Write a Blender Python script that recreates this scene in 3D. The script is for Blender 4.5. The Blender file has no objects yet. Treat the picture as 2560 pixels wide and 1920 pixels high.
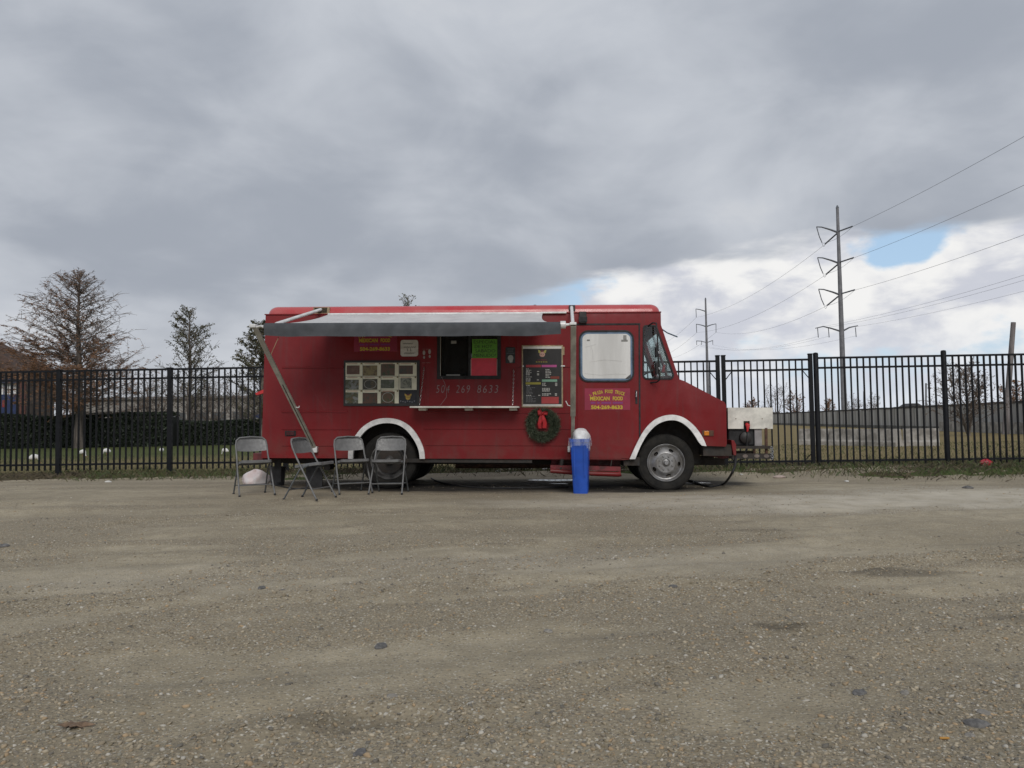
import bpy, bmesh, math, random
import numpy as np
from mathutils import Vector, Matrix, Quaternion

random.seed(7)
rng = np.random.default_rng(7)
S = bpy.context.scene
COL = S.collection
R_ = math.radians

# ------------------------------------------------------------------ camera
FPX = 2000.0                       # focal length in pixels of the 2560 px wide photograph
PITCH = math.atan(95 / 2000.0)
ROLL = R_(-0.85)
CAM_H = 1.02
cam_d = bpy.data.cameras.new('camera')
cam = bpy.data.objects.new('camera', cam_d)
COL.objects.link(cam)
cam_d.sensor_width = 36.0
cam_d.lens = 36.0 * FPX / 2560.0
cam_d.clip_start = 0.05
cam_d.clip_end = 6000
CAM_R = Matrix.Rotation(math.pi / 2 + PITCH, 3, 'X') @ Matrix.Rotation(ROLL, 3, 'Z')
cam.matrix_world = Matrix.Translation((0, 0, CAM_H)) @ CAM_R.to_4x4()
S.camera = cam
S.view_settings.view_transform = 'Standard'
S.view_settings.look = 'None'
S.view_settings.exposure = 0.0
S.view_settings.gamma = 1.0
S.view_settings.use_curve_mapping = False
S.cycles.max_bounces = 6
S.cycles.transparent_max_bounces = 12

SUN_EL, SUN_AZ = R_(36), R_(174)      # azimuth clockwise from +Y (view direction)


class NT:
    """small node-tree helper"""
    def __init__(self, tree):
        self.t = tree
        tree.nodes.clear()

    def n(self, kind, **kw):
        nd = self.t.nodes.new(kind)
        ins = kw.pop('ins', {})
        for k, v in kw.items():
            setattr(nd, k, v)
        for k, v in ins.items():
            self.set(nd.inputs[k], v)
        return nd

    def set(self, sock, v):
        if hasattr(v, 'is_output') or isinstance(v, bpy.types.NodeSocket):
            self.t.links.new(v, sock)
        else:
            sock.default_value = v

    def m(self, op, a, b=0.0, c=None, clamp=False):
        nd = self.t.nodes.new('ShaderNodeMath')
        nd.operation = op
        nd.use_clamp = clamp
        self.set(nd.inputs[0], a)
        self.set(nd.inputs[1], b)
        if c is not None:
            self.set(nd.inputs[2], c)
        return nd.outputs[0]

    def vm(self, op, a, b=(0, 0, 0), out=0):
        nd = self.t.nodes.new('ShaderNodeVectorMath')
        nd.operation = op
        self.set(nd.inputs[0], a)
        if op == 'SCALE':
            self.set(nd.inputs['Scale'], b)
        else:
            self.set(nd.inputs[1], b)
        return nd.outputs[out]

    def step(self, v, lo, hi, a=0.0, b=1.0):
        nd = self.t.nodes.new('ShaderNodeMapRange')
        nd.interpolation_type = 'SMOOTHSTEP'
        self.set(nd.inputs[0], v)
        self.set(nd.inputs[1], lo)
        self.set(nd.inputs[2], hi)
        self.set(nd.inputs[3], a)
        self.set(nd.inputs[4], b)
        return nd.outputs[0]

    def mix(self, f, a, b, blend='MIX'):
        nd = self.t.nodes.new('ShaderNodeMix')
        nd.data_type = 'RGBA'
        nd.blend_type = blend
        self.set(nd.inputs[0], f)
        for s, v in ((nd.inputs[6], a), (nd.inputs[7], b)):
            if isinstance(v, (tuple, list)) and len(v) == 3:
                v = (*v, 1)
            self.set(s, v)
        return nd.outputs[2]

    def noise(self, vec, scale, detail=4, rough=0.5, dist=0.0, dim='3D'):
        nd = self.t.nodes.new('ShaderNodeTexNoise')
        nd.noise_dimensions = dim
        if vec is not None:
            self.set(nd.inputs['Vector'], vec)
        self.set(nd.inputs['Scale'], scale)
        self.set(nd.inputs['Detail'], detail)
        self.set(nd.inputs['Roughness'], rough)
        self.set(nd.inputs['Distortion'], dist)
        return nd.outputs['Fac']


# ------------------------------------------------------------------ world: broken overcast over a clear blue sky
W = bpy.data.worlds.new('World')
S.world = W
W.use_nodes = True
w = NT(W.node_tree)
tc = w.n('ShaderNodeTexCoord')
D = w.vm('NORMALIZE', tc.outputs['Generated'])
sp = w.n('ShaderNodeSeparateXYZ', ins={0: D})
dx, dy, dz = sp.outputs
zc = w.m('ADD', w.m('MAXIMUM', dz, 0.0), 0.06)
zd_ = w.m('ADD', w.m('MAXIMUM', dz, 0.0), 0.20)
Q = w.n('ShaderNodeCombineXYZ', ins={0: w.m('DIVIDE', dx, zd_), 1: w.m('DIVIDE', dy, zd_), 2: 0.0}).outputs[0]
P = w.n('ShaderNodeCombineXYZ', ins={0: w.m('DIVIDE', dx, zc), 1: w.m('DIVIDE', dy, zc), 2: 0.0}).outputs[0]
sky = w.n('ShaderNodeTexSky', sky_type='NISHITA', sun_disc=False, sun_elevation=SUN_EL, sun_rotation=SUN_AZ,
          altitude=0, air_density=1.0, dust_density=0.8, ozone_density=1.0)
# grey cloud deck (its underside, in layered streaks)
dn = w.noise(w.vm('ADD', Q, (3.2, 1.4, 0.0)), 0.95, 4, 0.45, 0.3)
dn2 = w.noise(w.vm('ADD', Q, (7.1, 2.2, 3.0)), 2.1, 5, 0.5, 0.5)
dn3 = w.noise(w.vm('MULTIPLY', D, (1.0, 1.0, 1.7)), 5.5, 5, 0.52, 0.3)
dk = w.m('ADD', w.m('ADD', w.m('MULTIPLY', dn, 0.40), w.m('MULTIPLY', dn2, 0.26)), w.m('MULTIPLY', dn3, 0.34))
deck = w.mix(w.step(dk, 0.38, 0.61), (0.36, 0.392, 0.450), (0.55, 0.58, 0.632))
deck = w.mix(w.step(dk, 0.56, 0.68), deck, (0.655, 0.668, 0.69))
# broken cumulus beyond the edge of the deck
Dc = w.vm('MULTIPLY', D, (1.0, 1.0, 2.1))
cn = w.noise(w.vm('ADD', Dc, (6.51, 3.15, 1.98)), 5.2, 8, 0.52, 0.15)
cm = w.noise(w.vm('ADD', Dc, (2.0, 1.0, 5.03)), 9.0, 7, 0.55, 0.25)
cumc = w.mix(w.step(cm, 0.38, 0.60), (0.60, 0.62, 0.69), (0.90, 0.895, 0.885))
blue = w.mix(0.6, w.vm('SCALE', sky.outputs[0], 0.1), (0.50, 0.70, 0.93))
clear = w.mix(w.step(cn, 0.36, 0.445), blue, cumc)
haze_f = w.step(dz, 0.0, 0.12, 0.85, 0.0)
clear = w.mix(haze_f, clear, (0.66, 0.71, 0.79))
# where the deck ends: a wedge to the front right, beyond a ragged edge
edge = w.m('ADD', w.vm('DOT_PRODUCT', P, (0.573, 0.82, 0), out=1),
           w.m('MULTIPLY', w.m('SUBTRACT', w.noise(P, 1.3, 5, 0.55, 0.2), 0.5), 1.5))
hd = w.vm('DOT_PRODUCT', w.vm('NORMALIZE', w.vm('MULTIPLY', D, (1, 1, 0))), (math.sin(R_(50)), math.cos(R_(50)), 0), out=1)
clr = w.m('MULTIPLY', w.step(edge, 3.42, 3.85), w.step(hd, 0.60, 0.74))
col = w.mix(clr, deck, clear)
# thin light along the horizon under the deck
col = w.mix(w.m('MULTIPLY', w.step(dz, 0.02, 0.16, 0.55, 0.0), w.m('SUBTRACT', 1.0, clr)), col, (0.63, 0.65, 0.68))
bg = w.n('ShaderNodeBackground', ins={'Color': w.vm('SCALE', col, 10.0), 'Strength': 0.1})
w.n('ShaderNodeOutputWorld', ins={0: bg.outputs[0]})

# ------------------------------------------------------------------ sun, veiled by cloud
sd = bpy.data.lights.new('sun', 'SUN')
sd.energy = 1.5
sd.angle = R_(28)
sd.color = (1.0, 0.96, 0.90)
sun = bpy.data.objects.new('sun', sd)
COL.objects.link(sun)
sdir = Vector((math.sin(SUN_AZ) * math.cos(SUN_EL), math.cos(SUN_AZ) * math.cos(SUN_EL), math.sin(SUN_EL)))
sun.rotation_euler = sdir.to_track_quat('Z', 'Y').to_euler()
sun.location = (6, -6, 20)


# ------------------------------------------------------------------ measuring: rays through points of the photograph
CAM_O = Vector((0, 0, CAM_H))


def ray(px, py):
    return CAM_R @ Vector(((px - 1280) / FPX, -(py - 960) / FPX, -1.0))


def atY(px, py, Y):
    d = ray(px, py)
    return CAM_O + d * (Y / d.y)


def sstep(a, b, v):
    t = np.clip((np.asarray(v, float) - a) / (b - a), 0, 1)
    return t * t * (3 - 2 * t)


_perm = rng.permutation(512)
_vals = rng.random(512)


def vnoise(x, y):
    x = np.asarray(x, float)
    y = np.asarray(y, float)
    xi = np.floor(x).astype(int)
    yi = np.floor(y).astype(int)
    fx = x - xi
    fy = y - yi
    fx = fx * fx * (3 - 2 * fx)
    fy = fy * fy * (3 - 2 * fy)

    def h(a, b):
        return _vals[(_perm[a % 512] + b) % 512]
    return ((h(xi, yi) * (1 - fx) + h(xi + 1, yi) * fx) * (1 - fy) + (h(xi, yi + 1) * (1 - fx) + h(xi + 1, yi + 1) * fx) * fy)


def fbm(x, y, o=4):
    s, a, t = 0, 0.5, 0
    for k in range(o):
        s = s + a * vnoise(np.asarray(x) * 2 ** k + 17.3 * k, np.asarray(y) * 2 ** k + 9.1 * k)
        t += a
        a *= 0.5
    return s / t


RUT_A = R_(14)


def gbase(x, y):
    """large shape of the lot"""
    x = np.asarray(x, float)
    y = np.asarray(y, float)
    a = sstep(6, 10, y) * (0.047 - 0.0145 * np.clip(x, -7, 7))
    b = sstep(12.5, 15.0, y)
    far = sstep(17, 30, y)
    z = a * (1 - b) + b * 0.065
    return z * (1 - far)


def rutfield(x, y):
    c, s = math.cos(RUT_A), math.sin(RUT_A)
    u = x * c + y * s
    v = -x * s + y * c
    v = v + 0.35 * np.sin(u * 0.35)
    return fbm(u * 0.33, v * 1.9, 3)


RUTS_PX = [[(540, 1893), (631, 1871), (723, 1845), (856, 1811), (984, 1793), (1080, 1790)], [(380, 1568), (440, 1550), (521, 1530), (608, 1518), (723, 1504), (790, 1500)],
           [(940, 1473), (1042, 1463), (1150, 1459)], [(640, 1420), (712, 1405), (839, 1382), (984, 1368), (1130, 1361), (1300, 1357)], [(60, 1520), (145, 1513), (260, 1504), (400, 1493)],
           [(1540, 1336), (1592, 1333), (1685, 1333), (1801, 1327), (1920, 1334)], [(1230, 1800), (1280, 1782), (1367, 1747), (1471, 1701), (1600, 1683)], [(2000, 1440), (2038, 1435), (2148, 1423), (2293, 1414), (2437, 1400), (2600, 1409)],
           [(-60, 1640), (0, 1625), (87, 1605), (190, 1580), (300, 1562)], [(1900, 1585), (1960, 1576), (2050, 1580)], [(200, 1330), (420, 1310), (700, 1300), (1000, 1290)], [(1500, 1480), (1700, 1465), (1900, 1470)]]
RUTS = []
for _pl in RUTS_PX:
    _q = []
    for _a, _b in _pl:
        _d = ray(_a, _b)
        _t = -CAM_H / _d.z
        _q.append((_d.x * _t, _d.y * _t))
    RUTS.append(np.array(_q))


def rut_dist(x, y):
    """signed-side distance to the nearest wheel rut, and how far along its fading ends"""
    best = np.full(np.shape(x), 9.0)
    for q in RUTS:
        for i in range(len(q) - 1):
            a, b = q[i], q[i + 1]
            ab = b - a
            t_ = np.clip(((x - a[0]) * ab[0] + (y - a[1]) * ab[1]) / (ab @ ab), 0, 1)
            d = np.hypot(x - a[0] - t_ * ab[0], y - a[1] - t_ * ab[1])
            best = np.minimum(best, d)
    return best


def gz(x, y):
    x = np.asarray(x, float)
    y = np.asarray(y, float)
    near = 1 - sstep(9.3, 10.6, y) * (1 - sstep(13.5, 14.2, y))
    k = (1 - sstep(16, 22, np.abs(y))) * near
    r = rutfield(x, y)
    d = rut_dist(x, y) + (fbm(x * 3.1 + 7, y * 3.1, 3) - 0.5) * 0.12
    amp = 0.35 + 1.1 * fbm(x * 1.4 + 3, y * 1.4 + 8, 2)
    rut = amp * (-0.020 * np.exp(-(d / 0.055) ** 2) + 0.014 * np.exp(-((d - 0.13) / 0.06) ** 2))
    return gbase(x, y) + k * (rut + (r - 0.5) * 0.11 + (fbm(x * 2.2, y * 2.2, 3) - 0.5) * 0.03)


def onground(px, py):
    d = ray(px, py)
    z = 0.0
    for _ in range(30):
        t = (z - CAM_H) / d.z
        p = CAM_O + d * t
        z = float(gz(p.x, p.y))
    return Vector((p.x, p.y, z))


# ------------------------------------------------------------------ materials
MATS = {}


def mat(name, col, rough=0.6, metal=0.0, vary=0.12, scale=6.0, bump=0.0, bscale=40.0, spec=0.5, col2=None, island=None, streak=False, coat=0.0):
    if name in MATS:
        return MATS[name]
    m = bpy.data.materials.new(name)
    m.use_nodes = True
    t = NT(m.node_tree)
    tcn = t.n('ShaderNodeTexCoord')
    vec = tcn.outputs['Object']
    if streak:
        vec = t.vm('MULTIPLY', vec, (1.0, 1.0, 0.12))
    c2 = col2 or tuple(max(0.0, c * (1 - 2.2 * vary)) for c in col)
    nz = t.noise(vec, scale, 6, 0.6, 0.3)
    base = t.mix(t.step(nz, 0.35, 0.68), c2, tuple(min(1, c * (1 + vary)) for c in col))
    if island:
        geo = t.n('ShaderNodeNewGeometry')
        ramp = t.n('ShaderNodeValToRGB')
        el = ramp.color_ramp.elements
        ramp.color_ramp.interpolation = 'CONSTANT' if len(island) > 5 else 'LINEAR'
        for k, c in enumerate(island):
            pos = k / len(island) if len(island) > 5 else k / (len(island) - 1)
            e = el[k] if k < 2 else el.new(pos)
            e.position = pos
            e.color = (*c, 1)
        t.set(ramp.inputs[0], geo.outputs['Random Per Island'])
        base = t.mix(t.step(nz, 0.3, 0.7, 0.75, 1.0), (0, 0, 0), ramp.outputs[0])
    b = t.n('ShaderNodeBsdfPrincipled', ins={'Base Color': base, 'Metallic': metal, 'Specular IOR Level': spec, 'Coat Weight': coat, 'Coat Roughness': 0.15})
    t.set(b.inputs['Roughness'], t.step(t.noise(vec, scale * 2.7, 4), 0.3, 0.7, max(0.03, rough - 0.1), min(1, rough + 0.1)))
    if bump:
        bn = t.n('ShaderNodeBump', ins={'Strength': bump, 'Distance': 0.01, 'Height': t.noise(tcn.outputs['Object'], bscale, 5)})
        t.set(b.inputs['Normal'], bn.outputs[0])
    t.n('ShaderNodeOutputMaterial', ins={0: b.outputs[0]})
    MATS[name] = m
    return m


def glass_mat(name, tint=(0.85, 0.9, 0.9), rough=0.03, alpha=0.98):
    m = bpy.data.materials.new(name)
    m.use_nodes = True
    t = NT(m.node_tree)
    tr = t.n('ShaderNodeBsdfTransparent', ins={0: (*[c * alpha for c in tint], 1)})
    gl = t.n('ShaderNodeBsdfGlossy', ins={0: (1, 1, 1, 1), 'Roughness': rough})
    geo = t.n('ShaderNodeNewGeometry')
    cosi = t.m('ABSOLUTE', t.vm('DOT_PRODUCT', geo.outputs['Normal'], geo.outputs['Incoming'], out=1))
    schlick = t.m('ADD', 0.04, t.m('MULTIPLY', 0.96, t.m('POWER', t.m('SUBTRACT', 1.0, cosi, clamp=True), 5.0)))
    dirt = t.n('ShaderNodeBsdfDiffuse', ins={0: (0.35, 0.33, 0.3, 1)})
    obj = t.n('ShaderNodeTexCoord').outputs['Object']
    mx = t.n('ShaderNodeMixShader', ins={0: t.step(t.noise(obj, 5.0, 5, 0.6), 0.45, 0.8, 0.01, 0.10), 1: tr.outputs[0], 2: dirt.outputs[0]})
    mx2 = t.n('ShaderNodeMixShader', ins={0: schlick, 1: mx.outputs[0], 2: gl.outputs[0]})
    t.n('ShaderNodeOutputMaterial', ins={0: mx2.outputs[0]})
    return m


def matte_pane_mat():  # dull see-through sheet without gloss, used instead of dark glass
    m = bpy.data.materials.new('matte_pane')
    m.use_nodes = True
    t = NT(m.node_tree)
    tr = t.n('ShaderNodeBsdfTransparent', ins={0: (0.8, 0.8, 0.8, 1)})
    di = t.n('ShaderNodeBsdfDiffuse', ins={0: (0.03, 0.03, 0.03, 1)})
    obj = t.n('ShaderNodeTexCoord').outputs['Object']
    mx = t.n('ShaderNodeMixShader', ins={0: t.step(t.noise(obj, 8.0, 4, 0.6), 0.3, 0.7, 0.5, 0.7), 1: tr.outputs[0], 2: di.outputs[0]})
    t.n('ShaderNodeOutputMaterial', ins={0: mx.outputs[0]})
    return m


def paint_red():
    m = bpy.data.materials.new('red_truck_paint')
    m.use_nodes = True
    t = NT(m.node_tree)
    obj = t.n('ShaderNodeTexCoord').outputs['Object']
    big = t.noise(obj, 0.9, 5, 0.6, 0.4)
    base = t.mix(t.step(big, 0.3, 0.7), (0.160, 0.0082, 0.0112), (0.205, 0.0100, 0.0130))
    st = t.noise(t.vm('MULTIPLY', obj, (5.0, 5.0, 0.5)), 2.2, 6, 0.65, 0.2)
    base = t.mix(t.step(st, 0.48, 0.75, 0.0, 0.62), base, (0.13, 0.03, 0.03))          # chalky run-off streaks
    sz = t.n('ShaderNodeSeparateXYZ', ins={0: obj}).outputs[2]
    low = t.m('MULTIPLY', t.step(sz, 0.45, 0.95, 1.0, 0.0), t.step(t.noise(obj, 3.0, 6, 0.65), 0.35, 0.65))
    base = t.mix(t.m('MULTIPLY', low, 0.55), base, (0.14, 0.05, 0.042))                # road dust along the sill
    ch = t.noise(obj, 26.0, 3, 0.5)
    base = t.mix(t.step(ch, 0.735, 0.76, 0.0, 0.6), base, (0.12, 0.05, 0.045))         # chips
    b = t.n('ShaderNodeBsdfPrincipled', ins={'Base Color': base, 'Specular IOR Level': 0.3})
    t.set(b.inputs['Roughness'], t.step(t.noise(obj, 4.0, 5, 0.6), 0.3, 0.7, 0.33, 0.58))
    bn = t.n('ShaderNodeBump', ins={'Strength': 0.5, 'Distance': 0.02, 'Height': t.noise(obj, 1.7, 4, 0.5)})
    t.set(b.inputs['Normal'], bn.outputs[0])
    t.n('ShaderNodeOutputMaterial', ins={0: b.outputs[0]})
    MATS['red'] = m
    return m


M_RED = paint_red()
M_ROOF = None
M_ROOF = mat('sky_lit_red_paint', (0.42, 0.028, 0.036), 0.3, vary=0.1, scale=1.6, col2=(0.46, 0.09, 0.09), coat=0.3)  # roof red brightened: light from the sky painted into the colour
M_WHITE = mat('white_paint', (0.80, 0.79, 0.78), 0.5, vary=0.1, scale=9)
M_CREAMW = mat('white_panel', (0.70, 0.68, 0.62), 0.55, vary=0.12, scale=5)
M_BLACK = mat('black_rubber', (0.018, 0.018, 0.02), 0.7, vary=0.2, bump=0.2, bscale=60)
M_TYRE = mat('tyre_rubber', (0.013, 0.0125, 0.012), 0.85, vary=0.2, scale=9, bump=0.3, bscale=50, col2=(0.026, 0.024, 0.021), spec=0.25)
M_CHASSIS = mat('chassis_black', (0.02, 0.019, 0.018), 0.75, vary=0.3, col2=(0.035, 0.026, 0.02))
M_RUST = mat('rusty_steel', (0.10, 0.05, 0.032), 0.85, vary=0.3, scale=14, col2=(0.05, 0.028, 0.022), bump=0.4)
M_RIM = mat('silver_wheel', (0.28, 0.28, 0.285), 0.42, 0.55, 0.18, 9, col2=(0.2, 0.19, 0.18))
M_RIMD = mat('dirty_wheel', (0.16, 0.155, 0.15), 0.55, 0.4, 0.25, 12)
M_ALU = mat('awning_arm_metal', (0.34, 0.325, 0.28), 0.5, 0.15, 0.12, 8)
M_ALUW = mat('white_tube', (0.72, 0.72, 0.71), 0.4, 0.1, 0.08, 8)
M_FABD = mat('charcoal_awning_vinyl', (0.062, 0.067, 0.075), 0.75, vary=0.10, scale=3, bump=0.3, bscale=9)
M_FABL = mat('pale_awning_vinyl', (0.54, 0.535, 0.53), 0.55, vary=0.06, scale=2.5, bump=0.25, bscale=6)
M_MAGENTA = mat('magenta_sign_vinyl', (0.27, 0.016, 0.048), 0.45, vary=0.06)
M_YELLOW = mat('yellow_lettering', (0.52, 0.40, 0.025), 0.5, vary=0.05)
M_PURPLE = mat('purple_lettering', (0.22, 0.03, 0.16), 0.5, vary=0.05)
M_GREYTXT = mat('grey_lettering', (0.26, 0.19, 0.19), 0.5, vary=0.1)
M_BOARD = mat('black_board', (0.02, 0.019, 0.019), 0.5, vary=0.1)
M_CARD = mat('cream_card', (0.70, 0.68, 0.53), 0.55, vary=0.06)
M_PAPER = mat('white_paper', (0.62, 0.61, 0.57), 0.65, vary=0.06)
M_INK = mat('black_ink', (0.015, 0.02, 0.015), 0.6, vary=0.05)
M_GREEN = mat('green_poster', (0.115, 0.33, 0.035), 0.55, vary=0.05)
M_PINK = mat('pink_poster', (0.62, 0.045, 0.075), 0.55, vary=0.05)
M_TAN = mat('tan_tape', (0.36, 0.27, 0.16), 0.55, vary=0.15, scale=14)
M_CREAM = mat('menu_text', (0.5, 0.49, 0.46), 0.6, vary=0.02)
M_GLASS = glass_mat('window_glass')
M_MATTEPANE = matte_pane_mat()
M_GLASSD = glass_mat('dark_window_glass', (0.35, 0.35, 0.35))
M_BLUETAPE = mat('blue_tape', (0.13, 0.20, 0.30), 0.6, vary=0.12)
M_BOARDW = mat('white_window_board', (0.70, 0.695, 0.68), 0.6, vary=0.03, scale=4, col2=(0.56, 0.555, 0.54), streak=True)
M_ORANGE = mat('amber_lens', (0.62, 0.20, 0.012), 0.25, vary=0.1)
M_REDLENS = mat('red_lens', (0.07, 0.010, 0.012), 0.3, vary=0.1)
M_REDPL = mat('red_plastic', (0.55, 0.03, 0.035), 0.4, vary=0.1)
M_CHROME = mat('worn_chrome', (0.5, 0.5, 0.5), 0.3, 0.9, 0.1)
M_CHAIR = mat('grey_chair_paint', (0.165, 0.165, 0.165), 0.5, 0.1, 0.08, 14)
M_CHAIRD = mat('dark_chair_tube', (0.12, 0.13, 0.14), 0.5, 0.2, 0.12, 14)
M_BLUE = mat('blue_plastic', (0.016, 0.085, 0.46), 0.42, vary=0.08, scale=4)
M_BAG = mat('white_bag_film', (0.80, 0.80, 0.81), 0.4, vary=0.08, scale=8, bump=0.7, bscale=12)
M_FENCE = mat('black_fence_paint', (0.010, 0.011, 0.014), 0.6, vary=0.15, spec=0.2)
M_NEEDLE = mat('wreath_needles', (0.03, 0.05, 0.03), 0.6, island=[(0.035, 0.055, 0.032), (0.07, 0.095, 0.055), (0.14, 0.15, 0.095)])
M_RIBBON = mat('red_ribbon', (0.42, 0.008, 0.014), 0.5, vary=0.15, scale=20)
M_CONC = mat('barrier_concrete', (0.34, 0.32, 0.29), 0.9, vary=0.2, scale=3, bump=0.3, col2=(0.2, 0.185, 0.165))
M_WALLC = mat('wall_concrete', (0.44, 0.435, 0.415), 0.9, vary=0.05, scale=1.3, bump=0.2, col2=(0.29, 0.28, 0.26), streak=True)
M_WALLCAP = mat('wall_cap', (0.07, 0.064, 0.058), 0.9, vary=0.2)
M_STEEL = mat('pole_steel', (0.19, 0.19, 0.205), 0.6, 0.2, 0.1, 1)
M_DKSTEEL = mat('insulator_grey', (0.12, 0.13, 0.15), 0.6, 0.0, 0.1)
M_WIRE = mat('wire', (0.14, 0.15, 0.18), 0.6, 0.2, 0.05)
M_WOOD = mat('weathered_wood_pole', (0.21, 0.19, 0.19), 0.9, vary=0.2, scale=4, streak=True, bump=0.4)
M_BARK = mat('grey_brown_bark', (0.155, 0.13, 0.112), 0.95, vary=0.25, scale=6, bump=0.6, streak=True)
M_RUSSET = mat('russet_foliage', (0.13, 0.06, 0.03), 0.8, island=[(0.17, 0.09, 0.052), (0.27, 0.14, 0.076), (0.36, 0.20, 0.11)])
M_OLIVE = mat('olive_foliage', (0.07, 0.075, 0.03), 0.8, island=[(0.06, 0.068, 0.036), (0.10, 0.105, 0.052), (0.16, 0.12, 0.07)])
M_TWIG = mat('bare_twigs', (0.10, 0.075, 0.06), 0.9, island=[(0.11, 0.085, 0.07), (0.155, 0.12, 0.095), (0.20, 0.155, 0.125)])
M_HEDGE = mat('hedge_leaves', (0.02, 0.035, 0.017), 0.6, island=[(0.008, 0.013, 0.008), (0.016, 0.026, 0.013), (0.03, 0.048, 0.02)])
M_GRASS = mat('grass_blades', (0.08, 0.09, 0.03), 0.7, island=[(0.05, 0.085, 0.024), (0.075, 0.11, 0.032), (0.13, 0.13, 0.055), (0.12, 0.10, 0.055)])
M_DEADW = mat('dead_weeds', (0.10, 0.075, 0.05), 0.85, island=[(0.07, 0.06, 0.04), (0.11, 0.09, 0.058), (0.16, 0.128, 0.082)])
M_PEB = mat('pebbles', (0.323, 0.276, 0.207), 0.85, spec=0.3, island=[(0.390, 0.333, 0.241), (0.311, 0.258, 0.184), (0.467, 0.402, 0.297), (0.246, 0.214, 0.167), (0.351, 0.276, 0.184), (0.188, 0.171, 0.143), (0.402, 0.340, 0.246), (0.428, 0.315, 0.195), (0.305, 0.284, 0.229), (0.351, 0.297, 0.218), (0.518, 0.484, 0.418), (0.272, 0.227, 0.154)])
M_STONE = mat('dark_stone', (0.15, 0.145, 0.14), 0.8, vary=0.2, scale=30, bump=0.5)
M_STONEL = mat('pale_stone', (0.27, 0.25, 0.22), 0.85, vary=0.15, scale=30, bump=0.5)
M_BIRD = mat('white_feathers', (0.78, 0.77, 0.74), 0.8, vary=0.05)
M_BILL = mat('pink_orange_bill', (0.45, 0.17, 0.10), 0.5, vary=0.1)
M_LEAFB = mat('dry_brown_leaf', (0.19, 0.125, 0.08), 0.8, vary=0.2, scale=30)
M_CIG = mat('orange_filter', (0.5, 0.26, 0.06), 0.8, vary=0.1)
M_ROOFB = mat("brown_roof", (0.075, 0.043, 0.03), 0.9, vary=0.2, scale=2)
M_BWALL = mat('beige_render', (0.36, 0.335, 0.31), 0.9, vary=0.1, scale=0.6)
M_BBLUE = mat('dark_blue_panel', (0.02, 0.035, 0.11), 0.5, vary=0.1)
M_HUT = mat('tan_render', (0.12, 0.095, 0.08), 0.9, vary=0.1, scale=0.8)


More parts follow.
